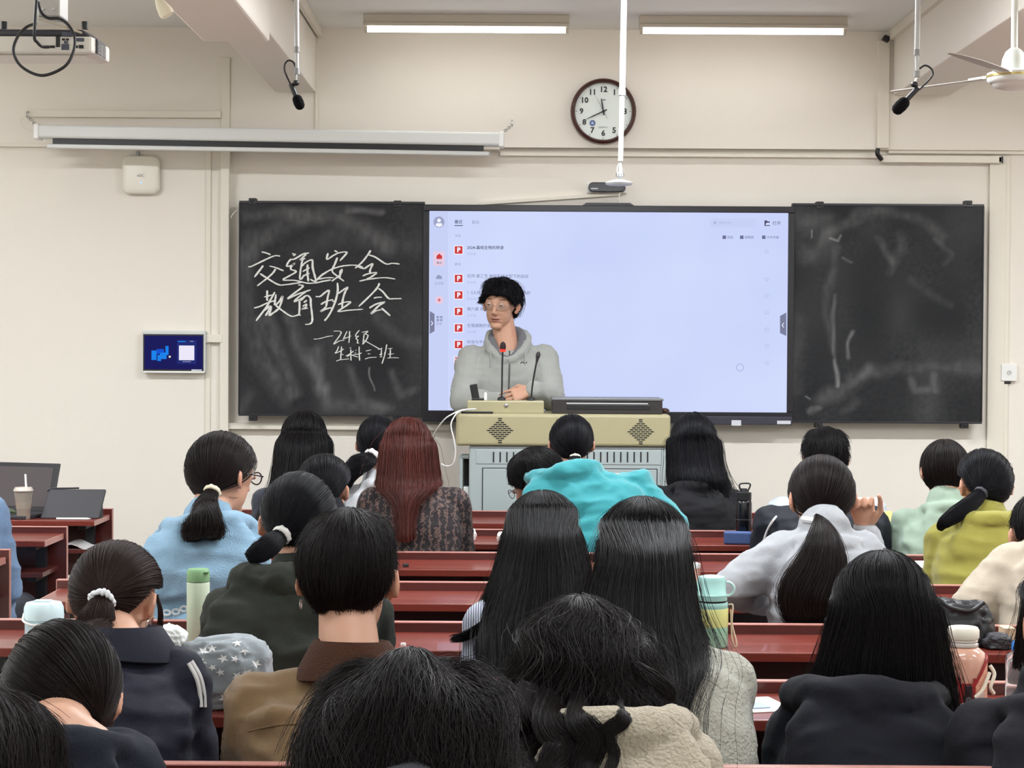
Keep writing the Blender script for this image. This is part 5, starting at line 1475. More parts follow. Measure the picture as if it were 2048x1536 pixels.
def eyes(hd, parent):
    for s in (-1, 1):
        c = hd.w([.031 * s, .0785, .009])
        g = MB().ell(c, (.0118 * hd.k,) * 3, hd.M, 14, 9)
        e = g.build('eye', mat('eye_white', (196, 188, 180), .3), parent, True)
        f = Vector(hd.M @ Vector((0, 1, 0)))
        rings = []
        for rr, hh in ((.0064, .0099), (.0045, .0113), (.0004, .0122)):
            rings.append([Vector(c) + hd.M @ Vector((rr * math.cos(q), hh, rr * math.sin(q))) * hd.k for q in [2 * math.pi * j / 12 for j in range(12)]])
        MB().loft(rings).build('iris', mat('iris_dark', (34, 22, 18), .2), e, True)
        lid = MB()
        for zz, r0 in ((.0050, .0130), (-.0074, .0126)):
            lid.tube([hd.wv(.031 * s + .0145 * math.sin(a), .0785 + .0115 * math.cos(a) * .98, .009 + zz * math.cos(a) * .9) for a in np.linspace(-1.35, 1.35, 9)], [.0012] + [.0028] * 7 + [.0012], 6)
        lid.build('eyelid', mat('eyelid_skin', (178, 132, 110), .5), parent, True)

def glasses(hd, parent, m, r=.0011, full=True):
    """two rounded rims, bridge and temples"""
    t = MB()
    for s in (-1, 1):
        t.tube([hd.wv(.032 * s + .022 * math.cos(q), .105 - .004 * abs(math.cos(q)), .004 + .0175 * math.sin(q)) for q in [2 * math.pi * i / 20 for i in range(21)]], r, 6)
        t.tube([hd.wv(.054 * s, .100, .008), hd.wv(.076 * s, .085, .010), hd.wv(.083 * s, .02, .012), hd.wv(.083 * s, -.008, .008)], r, 6)
    t.tube(spline([hd.wv(-.010, .106, .007), hd.wv(0, .109, .010), hd.wv(.010, .106, .007)]), r, 6)
    g = t.build('glasses', m, parent, True)
    for s in (-1, 1):
        MB().loft([[hd.wv(.032 * s + .0215 * math.cos(q), yy - .004 * abs(math.cos(q)), .004 + .017 * math.sin(q)) for q in [2 * math.pi * i / 16 for i in range(16)]] for yy in (.1046, .1054)]).build('lens', lens_mat(), g, True)
    return g

# ------------------------------------------------------------------ the legs every seated figure shares
def legs_mesh():
    g = MB()
    g.loft([ell_ring((0, y, z), Vector((1, 0, 0)), Vector((0, .3, 1)).normalized(), w, h) for y, z, w, h in ((-.12, .02, .12, .06), (-.08, .0, .165, .10), (.0, -.01, .175, .105), (.08, -.015, .165, .085), (.13, -.02, .12, .06))])
    for s in (-1, 1):
        g.cap((.085 * s, .03, -.02), (.11 * s, .41, -.02), .085, .064)
        g.cap((.11 * s, .41, -.02), (.115 * s, .40, -.40), .062, .050)
    return fuse(g, .016, 3)
def shoe_mesh(s):
    g = MB()
    g.loft([ell_ring((.115 * s, y, z), Vector((1, 0, 0)), Vector((0, 0, 1)), w, h, 14) for y, z, w, h in ((.33, -.50, .02, .03), (.345, -.49, .036, .045), (.40, -.485, .040, .055), (.47, -.505, .045, .038), (.54, -.515, .044, .028), (.575, -.52, .03, .018))])
    return g.mesh('shoe')
LEGS = legs_mesh(); LEGS.polygons.foreach_set('use_smooth', [True] * len(LEGS.polygons))
SHOES = {s: shoe_mesh(s) for s in (-1, 1)}
for me_ in SHOES.values(): me_.polygons.foreach_set('use_smooth', [True] * len(me_.polygons))
LEGS.materials.append(mat('trousers_dark', (40, 42, 50), .8)); [me_.materials.append(mat('shoe_grey', (190, 188, 184), .6)) for me_ in SHOES.values()]
from mathutils.bvhtree import BVHTree
# ------------------------------------------------------------------ people: builder
def fabric(name, rgb, rough=.85, bump=.25, bscale=420, var=.06, sheen=.15, **k):
    return mat(name, rgb, rough, spec=.2, bump=bump, bscale=bscale, var=var, vscale=9, sheen=sheen if max(rgb) > 62 else .02, **k)

def wrinkle(me, amp, seed, keep=None, scale=1.0):
    v = getv(me); n = getn(me)
    f = np.zeros(len(v))
    warp = np.stack([vnoise3(v * 5 + q, seed + q) for q in (3, 17, 29)], 1) * 1.6
    for sc, a in ((7.0, 1.0), (13.0, .65), (24.0, .3)):
        q = (v + warp * .05) * np.array([sc, sc, sc * 1.5]) * scale
        w = vnoise3(q + seed * 1.7, seed)
        f += a * (1 - np.abs(2 * w - 1) * 1.7)
    f -= f.mean()
    if keep is not None: f *= keep(v)
    setv(me, v + n * (amp * f)[:, None])

def person(P):
    row = P['row']; R = RAILS[row - 1] if row <= 8 else 0
    k = P.get('k', 1.0)
    thick = P.get('thick', .012)
    d = P['d']
    top = W(P['hx'], P['hy'], d)
    yaw, pitch, roll = P.get('rot', (0, 8, 0))
    hd0 = Head((0, 0, 0), yaw, pitch, roll, k)
    # lift so that the highest point of the hair meets the given pixel
    dirs = ang2dir(*np.meshgrid(np.linspace(0, 6.28, 40), np.linspace(0, 1.57, 20)))
    pts = hd0.w(HEADC + dirs.reshape(-1, 3) * (HR + thick))
    topi = pts[np.argmax(pts[:, 2])]
    C = np.array([top.x, d, top.z - topi[2]]) - np.array([P.get('cx', 0), 0, 0])
    hd = Head(C, yaw, pitch, roll, k)
    ds = P.get('ds', d - .06)
    sl, sr = W(*P['sl'], ds), W(*P['sr'], ds)
    ax = (sr - sl).normalized()
    swid = (sr - sl).length / 2
    ins = P.get('inset', .055)
    JL, JR = sl + ax * ins + Vector((0, 0, -.035)), sr - ax * ins + Vector((0, 0, -.035))
    SC = (JL + JR) / 2
    stand = P.get('stand', False)
    hy = P.get('hipy', R - .665)
    HIP = Vector(P['hip']) if 'hip' in P else Vector((P.get('hipx', SC.x), hy, .56))
    if 'hippx' in P: HIP.x = W(P['hippx'], 1200, hy).x
    # neck runs from the shoulders to the skull
    NB = SC + Vector((0, -.005, P.get('nbz', .068)))
    if 'nb' in P: NB = W(*P['nb'])
    NT = hd.wv(0, -.028, -.045)
    up = (SC - HIP)
    fwd = Vector((0, 1, 0))
    fw = Vector((-ax.y, ax.x, 0)).normalized()
    def spine(t):
        c = HIP.lerp(SC, t)
        return c - fw * (P.get('hunch', .03) * math.sin(math.pi * min(1, t)))
    base_w = P.get('tw', swid - ins + .015)
    SECT = ((-.10, .165, .115), (.0, .175, .12), (.25, .150, .105), (.5, .158, .11), (.75, .172, .115), (.92, base_w, .10), (1.04, base_w * .80, .072), (1.12, base_w * .45, .05))
    def torso(g, c, hem=0.0, lo=-.10):
        rings = []
        for (t, w, dp) in SECT:
            if t < lo: continue
            tt = (spine(min(1.12, t + .05)) - spine(t - .05)).normalized()
            f = (fw - tt * fw.dot(tt)).normalized()
            a = f.cross(tt).normalized()
            a = a if a.dot(ax) > 0 else -a
            wc = min(w, base_w * 1.08) if t < .9 else w
            rings.append(ell_ring(spine(t) + Vector((0, 0, 0)), a, f, wc + c * (1 if t < .95 else .7) + hem * max(0, .3 - t), dp + c * .9 + hem * max(0, .3 - t)))
        g.loft(rings)
    # arms: default resting on the desk
    sgn = {'l': -1, 'r': 1}
    arms = {}
    for s_, J in (('l', JL), ('r', JR)):
        q = P.get('arms', {}).get(s_)
        if q is None:
            e = J + Vector((sgn[s_] * .030, .045, -.265))
            w_ = Vector((SC.x + sgn[s_] * .055, min(J.y + .215, R - .41), e.z - .075))
            hnd = (Vector((-sgn[s_] * .8, .5, -.15)), Vector((0, .5, .8)), (.35, .4, .45, .5))
        else:
            e, w_, hnd = q
            e, w_ = (W(*e) if len(e) == 3 and abs(e[1]) > 20 else Vector(e)), (W(*w_) if len(w_) == 3 and abs(w_[1]) > 20 else Vector(w_))
        arms[s_] = (J, e, w_, hnd)
    # ---- body
    g = MB()
    head_geo(g, hd, P.get('ear', .95))
    g.cap(NB - Vector((0, 0, .03)), NT, .060 * k, .052 * k, 14)
    torso(g, -.012, lo=-.05)
    for s_, (J, e, w_, hnd) in arms.items():
        g.cap(J, NB - Vector((0, 0, .01)), .045, .045)
        g.cap(J, e, .047, .040); g.cap(e, w_, .039, .027)
        hand(g, w_ + Vector(hnd[0]).normalized() * .008, hnd[0], hnd[1], sgn[s_] * (1 if len(hnd) < 4 else hnd[3]) * -1, hnd[2], P.get('hk', .95))
    me = fuse(g, P.get('vox', .0085), 2, .5)
    face_shape(me, hd, P.get('mouth', 0))
    loc = Vector((HIP.x, HIP.y, P.get('floor', 0)))
    me.transform(Matrix.Translation(-loc))
    me.materials.append(M_SKIN)
    me.polygons.foreach_set('use_smooth', [True] * len(me.polygons))
    root = bpy.data.objects.new('person', me); COL.objects.link(root); root.location = loc
    put(root, '', P['label'], 'person')
    eyes(hd, root)
    # ---- clothes
    T = P['top']; c = T.get('c', .020)
    g = MB()
    torso(g, c, T.get('hem', .02), T.get('lo', -.10))
    sr_ = T.get('sleeve', 1.0)
    for s_, (J, e, w_, hnd) in arms.items():
        if T.get('vest'):
            g.cap(J, J.lerp(e, .10), .066, .062); g.cap(J, NB - Vector((0, 0, .02)), .060, .05)
            continue
        g.cap(J, e, (.060 + c * .3) * sr_, (.052 + c * .2) * sr_, 12); g.cap(e, e.lerp(w_, .93), (.052 + c * .2) * sr_, (.036 + c * .15) * sr_, 12)
        g.cap(J, NB - Vector((0, 0, .035)), .056 + c * .2, .050)
    if T.get('crew', True):
        g.cap(NB - Vector((0, 0, .05)), NB + (NT - NB) * T.get('neck', .12), .085, .070, 16)
    hs = T.get('hood')
    if hs:
        hz = hs if isinstance(hs, (int, float)) else 1.0
        up_ = T.get('hood_up', .0)
        Cn = NB + Vector((0, -.005, -.012 + up_))
        side = Vector((ax.x, ax.y, ax.z * .7))
        rim, rr = [], []
        lim = 178 if T.get('vneck') else 125
        for i in range(19):
            q = math.radians(-lim + 2 * lim * i / 18)
            dr = (math.cos(q) + 1) / 2
            fr_ = .70 if not T.get('vneck') else 1.05
            rim.append(Cn + side * (.082 * hz * math.sin(q)) - fw * (.090 * hz * math.cos(q) * (1 if math.cos(q) > 0 else fr_)) + Vector((0, 0, (.016 * dr - .05 * (1 - dr) ** 2) if not T.get('vneck') else (.055 * dr - .085 * (1 - dr) ** 2))))
            rr.append((.016 + .010 * dr) * hz)
        g.tube(rim, rr, 10)
        # the bag of the hood lying on the back
        rows = []
        for (t, w, dep, dz) in ((0, .085, .020, .004), (.2, .112, .034, -.028), (.5, .118, .040, -.075), (.78, .088, .034, -.120), (1, .035, .016, -.150)):
            cc_ = Cn - fw * ((.078 + .042 * math.sin(min(1, t * 1.2) * 1.5)) * hz) + Vector((0, 0, dz * hz * T.get('hlen', 1.0)))
            rows.append(ell_ring(cc_, side, fw, w * hz * T.get('hwid', 1.0), dep * hz, 18, 2.0))
        g.loft(rows)
    if T.get('scarf'):
        pass
    me = fuse(g, T.get('vox', .0095), T.get('smooth', 2), .5)
    wrinkle(me, T.get('amp', .0075), P.get('seed', int(P['hx']) % 97), scale=T.get('wscale', 1.0))
    top_o = link_mesh(T.get('name', 'hoodie'), me, T['mat'], root, True)
    if T.get('vest'):
        g = MB()
        for s_, (J, e, w_, hnd) in arms.items():
            g.cap(J, e, .056, .052, 12); g.cap(e, e.lerp(w_, .93), .052, .04, 12)
        g.cap(JL.lerp(JR, .2), JL.lerp(JR, .8), .06, .06)
        torso(g, .008, 0, -.1)
        me = fuse(g, .0105, 3); wrinkle(me, .007, 5)
        link_mesh('shirt', me, T['vest'], root, True)
    if not stand:
        for nm, m_ in (('trousers', LEGS), ('shoe', SHOES[-1]), ('shoe', SHOES[1])):
            o = bpy.data.objects.new(nm, m_); COL.objects.link(o); o.parent = root; o.location = (0, 0, .56)
    # ---- what lies behind the figure, seen from the rows behind: lets hair rest on the cloth
    vw = getv(top_o.data) + np.array(loc)
    bvh = BVHTree.FromPolygons(vw.tolist(), [tuple(p.vertices) for p in top_o.data.polygons])
    def on_cloth(x, y, dd, gap):
        p = W(x, y, dd); o_ = Vector((0, 0, CAM_H)); dr = (p - o_).normalized()
        h = bvh.ray_cast(o_, dr)[0]
        return W(x, y, min(dd, h.y - gap)) if h is not None else p
    # ---- hair
    H = P['hair']
    mS, mH = hair_mats(H.get('col', 'black'), {'black': (15, 13, 14), 'bluish': (14, 14, 18), 'brown': (40, 28, 25), 'red': (66, 28, 22), 'soft': (22, 18, 18), 'dbrown': (25, 19, 18)}[H.get('col', 'black')])
    n = H.get('n', 3000)
    sc = 1.0 / (FPX / d)             # metres per pixel
    r = max(.00045, min(.0012, sc * .42)) * H.get('rk', 1.0)
    kind = H['kind']
    if kind in ('short', 'fringe', 'bob', 'parted'):
        hull, tf, ln = hair_cap(hd, kind, thick, mH, root, H.get('nape', .35), H.get('lump', 0), P.get('seed', 3))
        shortish(hd, None, mS, hull, tf, ln, n, H.get('L', .07), r, H.get('messy', .6), kind)
    elif kind == 'tail':
        hull, tf, ln = hair_cap(hd, 'pulled', thick - .001, mH, root, .9)
        tp = H['tie']
        td = d - .098 * k
        tw = W(tp[0], tp[1], td)
        tl = hd.loc(np.array(tw))
        dd = (tl - HEADC) / (HR + .012); dd /= np.linalg.norm(dd)
        tl = HEADC + dd * (HR + .014); tw = hd.wv(*tl)
        pulled(hd, mS, hull, tf, ln, n, tl, r)
        if 'tail' in H:
            tl_ = H['tail']
            sp = [tw + (Vector(hd.w(HEADC)) - tw).normalized() * .012] + [on_cloth(x, y, td - dy, hw_ * sc * H.get('flat', .7) * .75 + H.get('gap', 0)) for (x, y, hw_, dy) in tl_]
            ws = [tl_[0][2] * .8 * sc] + [q[2] * sc for q in tl_]
            tail(sp, ws, mS, mH, hull, H.get('nt', n // 2), r, H.get('flat', .7), wav=H.get('wav', .004), loose=H.get('loose', .06))
        if 'tiemat' in H:
            rt = H.get('tr', .018)
            nrm = (tw - Vector(hd.w(HEADC))).normalized()
            if 'tail' in H:
                nrm = (W(*H['tail'][min(1, len(H['tail']) - 1)][:2], td - H['tail'][min(1, len(H['tail']) - 1)][3]) - tw).normalized().lerp(nrm, .35).normalized()
            u_ = nrm.orthogonal().normalized(); v_ = nrm.cross(u_)
            cpt = tw + nrm * .006
            if H.get('beads'):
                for i in range(14):
                    q = 2 * math.pi * i / 14
                    MB().ell(cpt + (u_ * math.cos(q) + v_ * math.sin(q)) * rt, (.0058, .0058, .0085), Matrix.Rotation(q, 3, 'Y'), 10, 7).build('hair_tie_bead', H['tiemat'], hull, True)
            else:
                pts_ = [cpt + (u_ * math.cos(q) + v_ * math.sin(q)) * rt * (1 + .06 * math.sin(q * 7)) for q in [2 * math.pi * i / 28 for i in range(29)]]
                MB().tube(pts_, [H.get('tt', .007) * (1 + .12 * math.sin(i * 2.3)) for i in range(29)], 8).build('hair_tie', H['tiemat'], hull, True)
    elif kind == 'long':
        def back_y(z):
            t = (z - HIP.z) / max(.05, SC.z - HIP.z)
            t = max(-.1, min(1.1, t))
            return spine(t).y - (.115 + c) * (1 if t < .9 else .75)
        rings = []
        for q in H['rings']:
            y, xl, xr = q[:3]
            cw = W((xl + xr) / 2, y, d)
            bk = .112 * k
            hw0 = (xr - xl) / 2 * sc
            for fx in (-.75, -.5, -.25, 0, .25, .5, .75):
                h = bvh.ray_cast(Vector((cw.x + fx * hw0, d - 1.2, cw.z)), Vector((0, 1, 0)))[0]
                if h is not None and h.y < d + .1: bk = max(bk, (d - h.y + .020) / max(.62, math.sqrt(1 - fx * fx)))
            if len(q) > 3 and q[3]: bk = q[3]
            fr = q[4] if len(q) > 4 and q[4] is not None else .025
            pm = q[5] if len(q) > 5 else H.get('phimax', 112)
            rings.append((cw, (xr - xl) / 2 * sc, bk, fr, pm))
        bks = [q[2] for q in rings]
        for _ in range(2):
            bks = [bks[0]] + [max(bks[i], .25 * bks[i - 1] + .5 * bks[i] + .25 * bks[min(i + 1, len(bks) - 1)]) if H.get('hug', True) else bks[i] for i in range(1, len(bks))]
            bks = [min(b, (bks[i + 1] if i + 1 < len(bks) else b) + .02) for i, b in enumerate(bks)]
        for i in range(len(bks) - 2, -1, -1):
            bks[i] = max(bks[i], bks[i + 1] - .045)
        rings = [(q[0], q[1], b, q[3], q[4]) for q, b in zip(rings, bks)]
        hull = long_hair(hd, rings, mS, mH, root, n, r, H.get('phimax', 118), H.get('wav', .004), 0, thick, H.get('fly', .02), H.get('endvar', .05), curl=H.get('curl', 0))
    for pts_, hw_, nn in H.get('locks', []):
        sp = [on_cloth(q[0], q[1], d - (q[2] if len(q) > 2 else .10), .012) for q in pts_]
        tail(sp, [hw_ * sc * q for q in (.7, 1, 1, .9, .5)], mS, mH, hull, nn, r, .45, 'hair_lock', .005, .05)
    return root, hd, dict(JL=JL, JR=JR, SC=SC, HIP=HIP, NB=NB, NT=NT, spine=spine, ax=ax, fw=fw, arms=arms, hull=hull, top=top_o, bvh=bvh, on=on_cloth, rim=(rim if hs else None))
# ------------------------------------------------------------------ people: the class, front to back
F_ = fabric
M_TIE_W = mat('tie_white', (222, 220, 216), .8); M_TIE_C = mat('tie_cream', (226, 216, 190), .8)
M_TIE_D = mat('tie_dark', (58, 58, 64), .6); M_TIE_B = mat('tie_brown', (92, 62, 50), .7)
M_BEAD = mat('bead_white', (224, 226, 230), .35)
PEOPLE = {}
def add(key, **P):
    PEOPLE[key] = (person(P), P)
    return PEOPLE[key][0]
blk = F_('black_jersey', (22, 22, 25), var=.1)
# front row
add('longhair_front', label='person with long straight black hair in a dark grey shirt under the left blackboard', row=1, d=7.95, hx=609, hy=823, sl=(508, 985), sr=(712, 985), rot=(0, 6, 0),
    top=dict(mat=F_('charcoal_cotton', (58, 60, 70)), name='shirt', c=.012), hair=dict(kind='long', n=2600, rings=[(885, 556, 662), (925, 551, 664), (965, 545, 667), (1000, 530, 672, None, .02, 95), (1045, 520, 672, None, 0, 80), (1090, 530, 660, None, 0, 75)]))
add('scrunchie', label='person with large white scrunchie and grey hoodie, front row beside the reddish hair', row=1, d=7.95, hx=757, hy=831, sl=(672, 985), sr=(845, 985), rot=(0, 6, 0), k=.97,
    top=dict(mat=F_('heather_grey_pale', (176, 178, 180)), hood=.9), hair=dict(kind='tail', n=2200, tie=(746, 914), tiemat=M_TIE_W, tr=.026, tt=.013, tail=[(738, 920, 16, .03), (716, 930, 20, .05), (698, 950, 16, .06), (690, 975, 8, .06)], col='bluish'))
add('bun', label='person with low black ponytail and cream hair tie in front of the podium centre', row=1, d=7.9, hx=1143, hy=829, sl=(1066, 985), sr=(1222, 985), rot=(0, 4, 0),
    top=dict(mat=F_('dark_brown_knit', (46, 38, 38)), name='sweater', c=.01, neck=.35), hair=dict(kind='tail', n=2600, tie=(1150, 915), tiemat=M_TIE_C, tr=.017, tt=.008, tail=[(1150, 922, 12, .02), (1151, 950, 16, .04), (1150, 985, 14, .06), (1150, 1020, 6, .06)], col='bluish'))
add('black_hoodie_front', label='person with long black hair in a black hoodie, front row right of the podium', row=1, d=7.95, hx=1387, hy=828, sl=(1288, 985), sr=(1492, 990), rot=(0, 8, 0), k=.98,
    top=dict(mat=blk, hood=1.05), hair=dict(kind='long', n=2800, rings=[(885, 1336, 1438), (925, 1337, 1443), (955, 1338, 1452), (980, 1345, 1462, .14, .03, 100), (1010, 1390, 1470, .15, .03, 75)], col='bluish'))
add('pale_hoodie_front', label='person with fluffy short black hair in a pale grey hoodie, front row right', row=1, d=7.95, hx=1651, hy=853, sl=(1538, 1005), sr=(1772, 1010), rot=(5, 8, 0), thick=.024,
    top=dict(mat=F_('pale_grey_fleece', (176, 184, 188)), hood=1.0), hair=dict(kind='fringe', n=3200, L=.08, messy=.8, lump=.012, nape=.6))
# second row
lace = F_('dark_lace_knit', (44, 40, 42), bump=.3, bscale=160)
_nt = lace.node_tree; _wv = _nt.nodes.new('ShaderNodeTexWave'); _wv.bands_direction = 'X'; _wv.inputs['Scale'].default_value = 11; _wv.inputs['Distortion'].default_value = 7; _wv.inputs['Detail'].default_value = 3; _wv.inputs['Detail Scale'].default_value = 6
_tc = _nt.nodes.new('ShaderNodeTexCoord'); _cr = _nt.nodes.new('ShaderNodeValToRGB')
_cr.color_ramp.elements[0].position = .62; _cr.color_ramp.elements[0].color = lin((42, 38, 40)) + (1,); _cr.color_ramp.elements[1].position = .95; _cr.color_ramp.elements[1].color = lin((96, 78, 72)) + (1,)
_nt.links.new(_tc.outputs['Object'], _wv.inputs[0]); _nt.links.new(_wv.outputs['Fac'], _cr.inputs[0]); _nt.links.new(_cr.outputs[0], _nt.nodes['Principled BSDF'].inputs['Base Color'])
add('lace', label='person with long reddish-brown hair in a dark open-knit sweater', row=2, d=7.12, hx=816, hy=838, sl=(716, 990), sr=(938, 990), rot=(0, 6, 0),
    top=dict(mat=lace, name='sweater', c=.012, crew=False, amp=.005), hair=dict(kind='long', col='red', n=3600, rings=[(890, 764, 869), (925, 760, 874), (955, 758, 878), (972, 758, 878, None, .02, 100), (1000, 790, 846, None, 0, 70), (1050, 800, 838, None, 0, 60)], endvar=.16))
turq = F_('turquoise_fleece', (44, 130, 136), var=.05, sheen=.3)
tq, tqh, tqi = add('turquoise', label='person in a turquoise hoodie leaning left with head bowed, wearing glasses', row=2, d=7.22, ds=7.12, hx=1074, hy=893, nb=(1128, 958, 7.16), rot=(-62, 26, -6), sl=(1098, 985), sr=(1300, 948), inset=.05, hippx=1216, thick=.022, hunch=.05,
    arms={'r': ((1344, 1048, 7.02), (1300, 1085, 7.25), (Vector((-.6, 1, 0)), Vector((0, 0, 1)), (.4, .4, .4, .4)))},
    top=dict(mat=turq, hood=1.5, c=.03, hood_up=.03, amp=.011), hair=dict(kind='fringe', n=4200, L=.085, messy=.45, nape=.5))
add('piping', label='person in a black jacket with thin white piping slumped behind the grey hoodie', row=2, d=7.22, ds=7.05, hx=1645, hy=930, sl=(1510, 1028), sr=(1776, 1028), rot=(0, 55, 0), hunch=.06, inset=.06,
    top=dict(mat=F_('black_nylon', (26, 28, 36), rough=.6), name='jacket', c=.03), hair=dict(kind='short', n=1500))
add('mint', label='person with a short black bob in a mint green hoodie', row=2, d=7.12, hx=1889, hy=878, sl=(1785, 1030), sr=(1992, 1030), rot=(0, 10, 0), thick=.014, k=.97,
    top=dict(mat=F_('mint_fleece', (140, 158, 141)), hood=1.0), hair=dict(kind='bob', n=3600, L=.11, messy=.3, nape=.8, col='dbrown'))
den = F_('washed_denim', (128, 160, 182), bump=.5, bscale=260, var=.16)
den2 = F_('blue_denim', (112, 138, 170), bump=.5, bscale=260, var=.16)
add('denim_left', label='person in a blue denim jacket at the left picture border, arm beside the desks', row=2, d=6.95, hx=-85, hy=870, sl=(-190, 1000), sr=(14, 1010), rot=(0, 10, 0),
    arms={'r': ((14, 1176, 6.93), (-2, 1225, 7.12), (Vector((.2, 1, -.3)), Vector((1, 0, .4)), (.5, .5, .5, .5)))},
    top=dict(mat=den2, name='denim_jacket', c=.025), hair=dict(kind='short', n=500))
# third row
add('ear', label='person with tightly pulled black hair and a bare right ear, behind the olive hoodie', row=3, d=6.28, hx=650, hy=908, sl=(556, 1048), sr=(748, 1044), rot=(18, 8, 0), k=.98,
    top=dict(mat=F_('black_cotton', (30, 30, 34)), name='jacket', c=.015), hair=dict(kind='tail', n=2800, tie=(648, 1005), tiemat=M_TIE_D, tr=.015, tt=.006, tail=[(650, 1012, 12, .02), (664, 1050, 15, .04), (670, 1090, 10, .06)], col='bluish'))
ylw = F_('chartreuse_fleece', (140, 135, 62), var=.05)
add('chartreuse', label='person in a yellow-green hooded jacket with a black side ponytail', row=3, d=6.32, hx=1968, hy=898, sl=(1858, 1062), sr=(2080, 1050), rot=(-12, 10, 0),
    top=dict(mat=ylw, hood=1.2, c=.026, name='hooded_jacket'), hair=dict(kind='tail', n=3400, tie=(1963, 984), tiemat=M_TIE_D, tr=.017, tt=.007, tail=[(1958, 992, 13, .02), (1938, 1010, 15, .045), (1912, 1028, 15, .06), (1888, 1046, 10, .06), (1880, 1058, 4, .05)], col='bluish'))
# fourth row
dn, dnh, dni = add('denim', label='person in a pale blue denim hooded jacket with glasses and a cream hair tie', row=4, d=5.42, ds=5.34, hx=446, hy=863, sl=(303, 1082), sr=(532, 1056), rot=(38, 8, 0),
    top=dict(mat=den, name='denim_jacket', hood=1.35, c=.028, amp=.010, hwid=1.15), hair=dict(kind='tail', n=4000, tie=(424, 984), tiemat=M_TIE_C, tr=.018, tt=.0075, tail=[(420, 992, 15, .02), (412, 1015, 24, .05), (407, 1040, 33, .07), (407, 1062, 38, .08), (408, 1078, 36, .08)], col='dbrown', nt=2600))
gry = F_('heather_grey', (150, 152, 155), var=.08, bump=.35)
gr, grh, gri = add('grey_hoodie', label='person in a heather grey hoodie with long ponytail and right fist raised', row=4, d=5.38, ds=5.28, hx=1643, hy=910, sl=(1528, 1082), sr=(1768, 1085), rot=(-6, 8, 0), vox=.0045,
    arms={'l': ((1462, 1176, 5.22), (1530, 1205, 5.5), (Vector((.4, 1, 0)), Vector((0, 0, 1)), (.4, .4, .4, .4))),
          'r': ((1748, 1140, 5.40), (1729, 1062, 5.44), (Vector((-.10, .02, 1)), Vector((.25, 1.0, .1)), (1.35, 1.35, 1.4, 1.4), 1))},
    top=dict(mat=gry, hood=1.05, c=.024, hood_up=-.03, amp=.010), hair=dict(kind='tail', n=4200, tie=(1641, 1034), tiemat=M_TIE_B, tr=.013, tt=.007, tail=[(1643, 1042, 14, .02), (1649, 1085, 34, .05), (1640, 1140, 50, .07), (1618, 1195, 56, .085), (1622, 1240, 36, .09), (1636, 1256, 12, .09)], flat=.45, nt=4200, col='dbrown', loose=.07, wav=.006))
crm = F_('cream_cotton', (180, 168, 150), var=.05)
add('cream_right', label='person in a cream jacket cut off by the right picture edge, elbow out', row=4, d=5.4, ds=5.32, hx=2082, hy=985, sl=(1985, 1108), sr=(2215, 1108), rot=(0, 12, 0),
    arms={'l': ((1942, 1212, 5.28), (2010, 1240, 5.52), (Vector((.5, 1, 0)), Vector((0, 0, 1)), (.4, .4, .4, .4)))},
    top=dict(mat=crm, name='jacket', hood=.9, c=.03), hair=dict(kind='short', n=1800, L=.09))
# fifth row
olv = F_('olive_fleece', (38, 41, 35), var=.08)
add('olive', label='person in a dark olive hoodie with black hair in a white tie', row=5, d=4.52, ds=4.46, hx=599, hy=945, sl=(408, 1192), sr=(776, 1200), rot=(0, 12, 0), k=1.0, inset=.06,
    top=dict(mat=olv, hood=1.6, c=.03, hlen=1.1, hood_up=.02, amp=.010), hair=dict(kind='tail', n=4200, tie=(568, 1066), tiemat=M_TIE_W, tr=.0165, tt=.008, tail=[(560, 1074, 16, .02), (540, 1090, 20, .05), (518, 1104, 18, .07), (498, 1116, 10, .08)], col='bluish'))
shirt = mat('striped_shirt', (190, 196, 206), .8)
_nt = shirt.node_tree; _wv = _nt.nodes.new('ShaderNodeTexWave'); _wv.bands_direction = 'X'; _wv.inputs['Scale'].default_value = 55; _wv.inputs['Distortion'].default_value = .6
_tc = _nt.nodes.new('ShaderNodeTexCoord'); _cr = _nt.nodes.new('ShaderNodeValToRGB')
_cr.color_ramp.elements[0].position = .35; _cr.color_ramp.elements[0].color = lin((96, 108, 136)) + (1,); _cr.color_ramp.elements[1].position = .55; _cr.color_ramp.elements[1].color = lin((206, 210, 218)) + (1,)
_nt.links.new(_tc.outputs['Object'], _wv.inputs[0]); _nt.links.new(_wv.outputs['Fac'], _cr.inputs[0]); _nt.links.new(_cr.outputs[0], _nt.nodes['Principled BSDF'].inputs['Base Color'])
add('striped', label='person with very long black hair over a blue and white striped shirt', row=5, d=4.52, ds=4.46, hx=1085, hy=987, sl=(936, 1222), sr=(1212, 1222), rot=(-4, 10, 0),
    top=dict(mat=shirt, name='shirt', c=.022, amp=.008), hair=dict(kind='long', n=6000, rings=[(1060, 1014, 1154), (1110, 1000, 1168), (1160, 985, 1176), (1215, 965, 1182), (1270, 952, 1176, None, 0, 92), (1320, 960, 1120, None, 0, 85), (1362, 968, 1062, None, 0, 80)], endvar=.07, locks=[([(1000, 1190), (982, 1235), (950, 1262), (922, 1274), (902, 1278)], 8, 160)]))
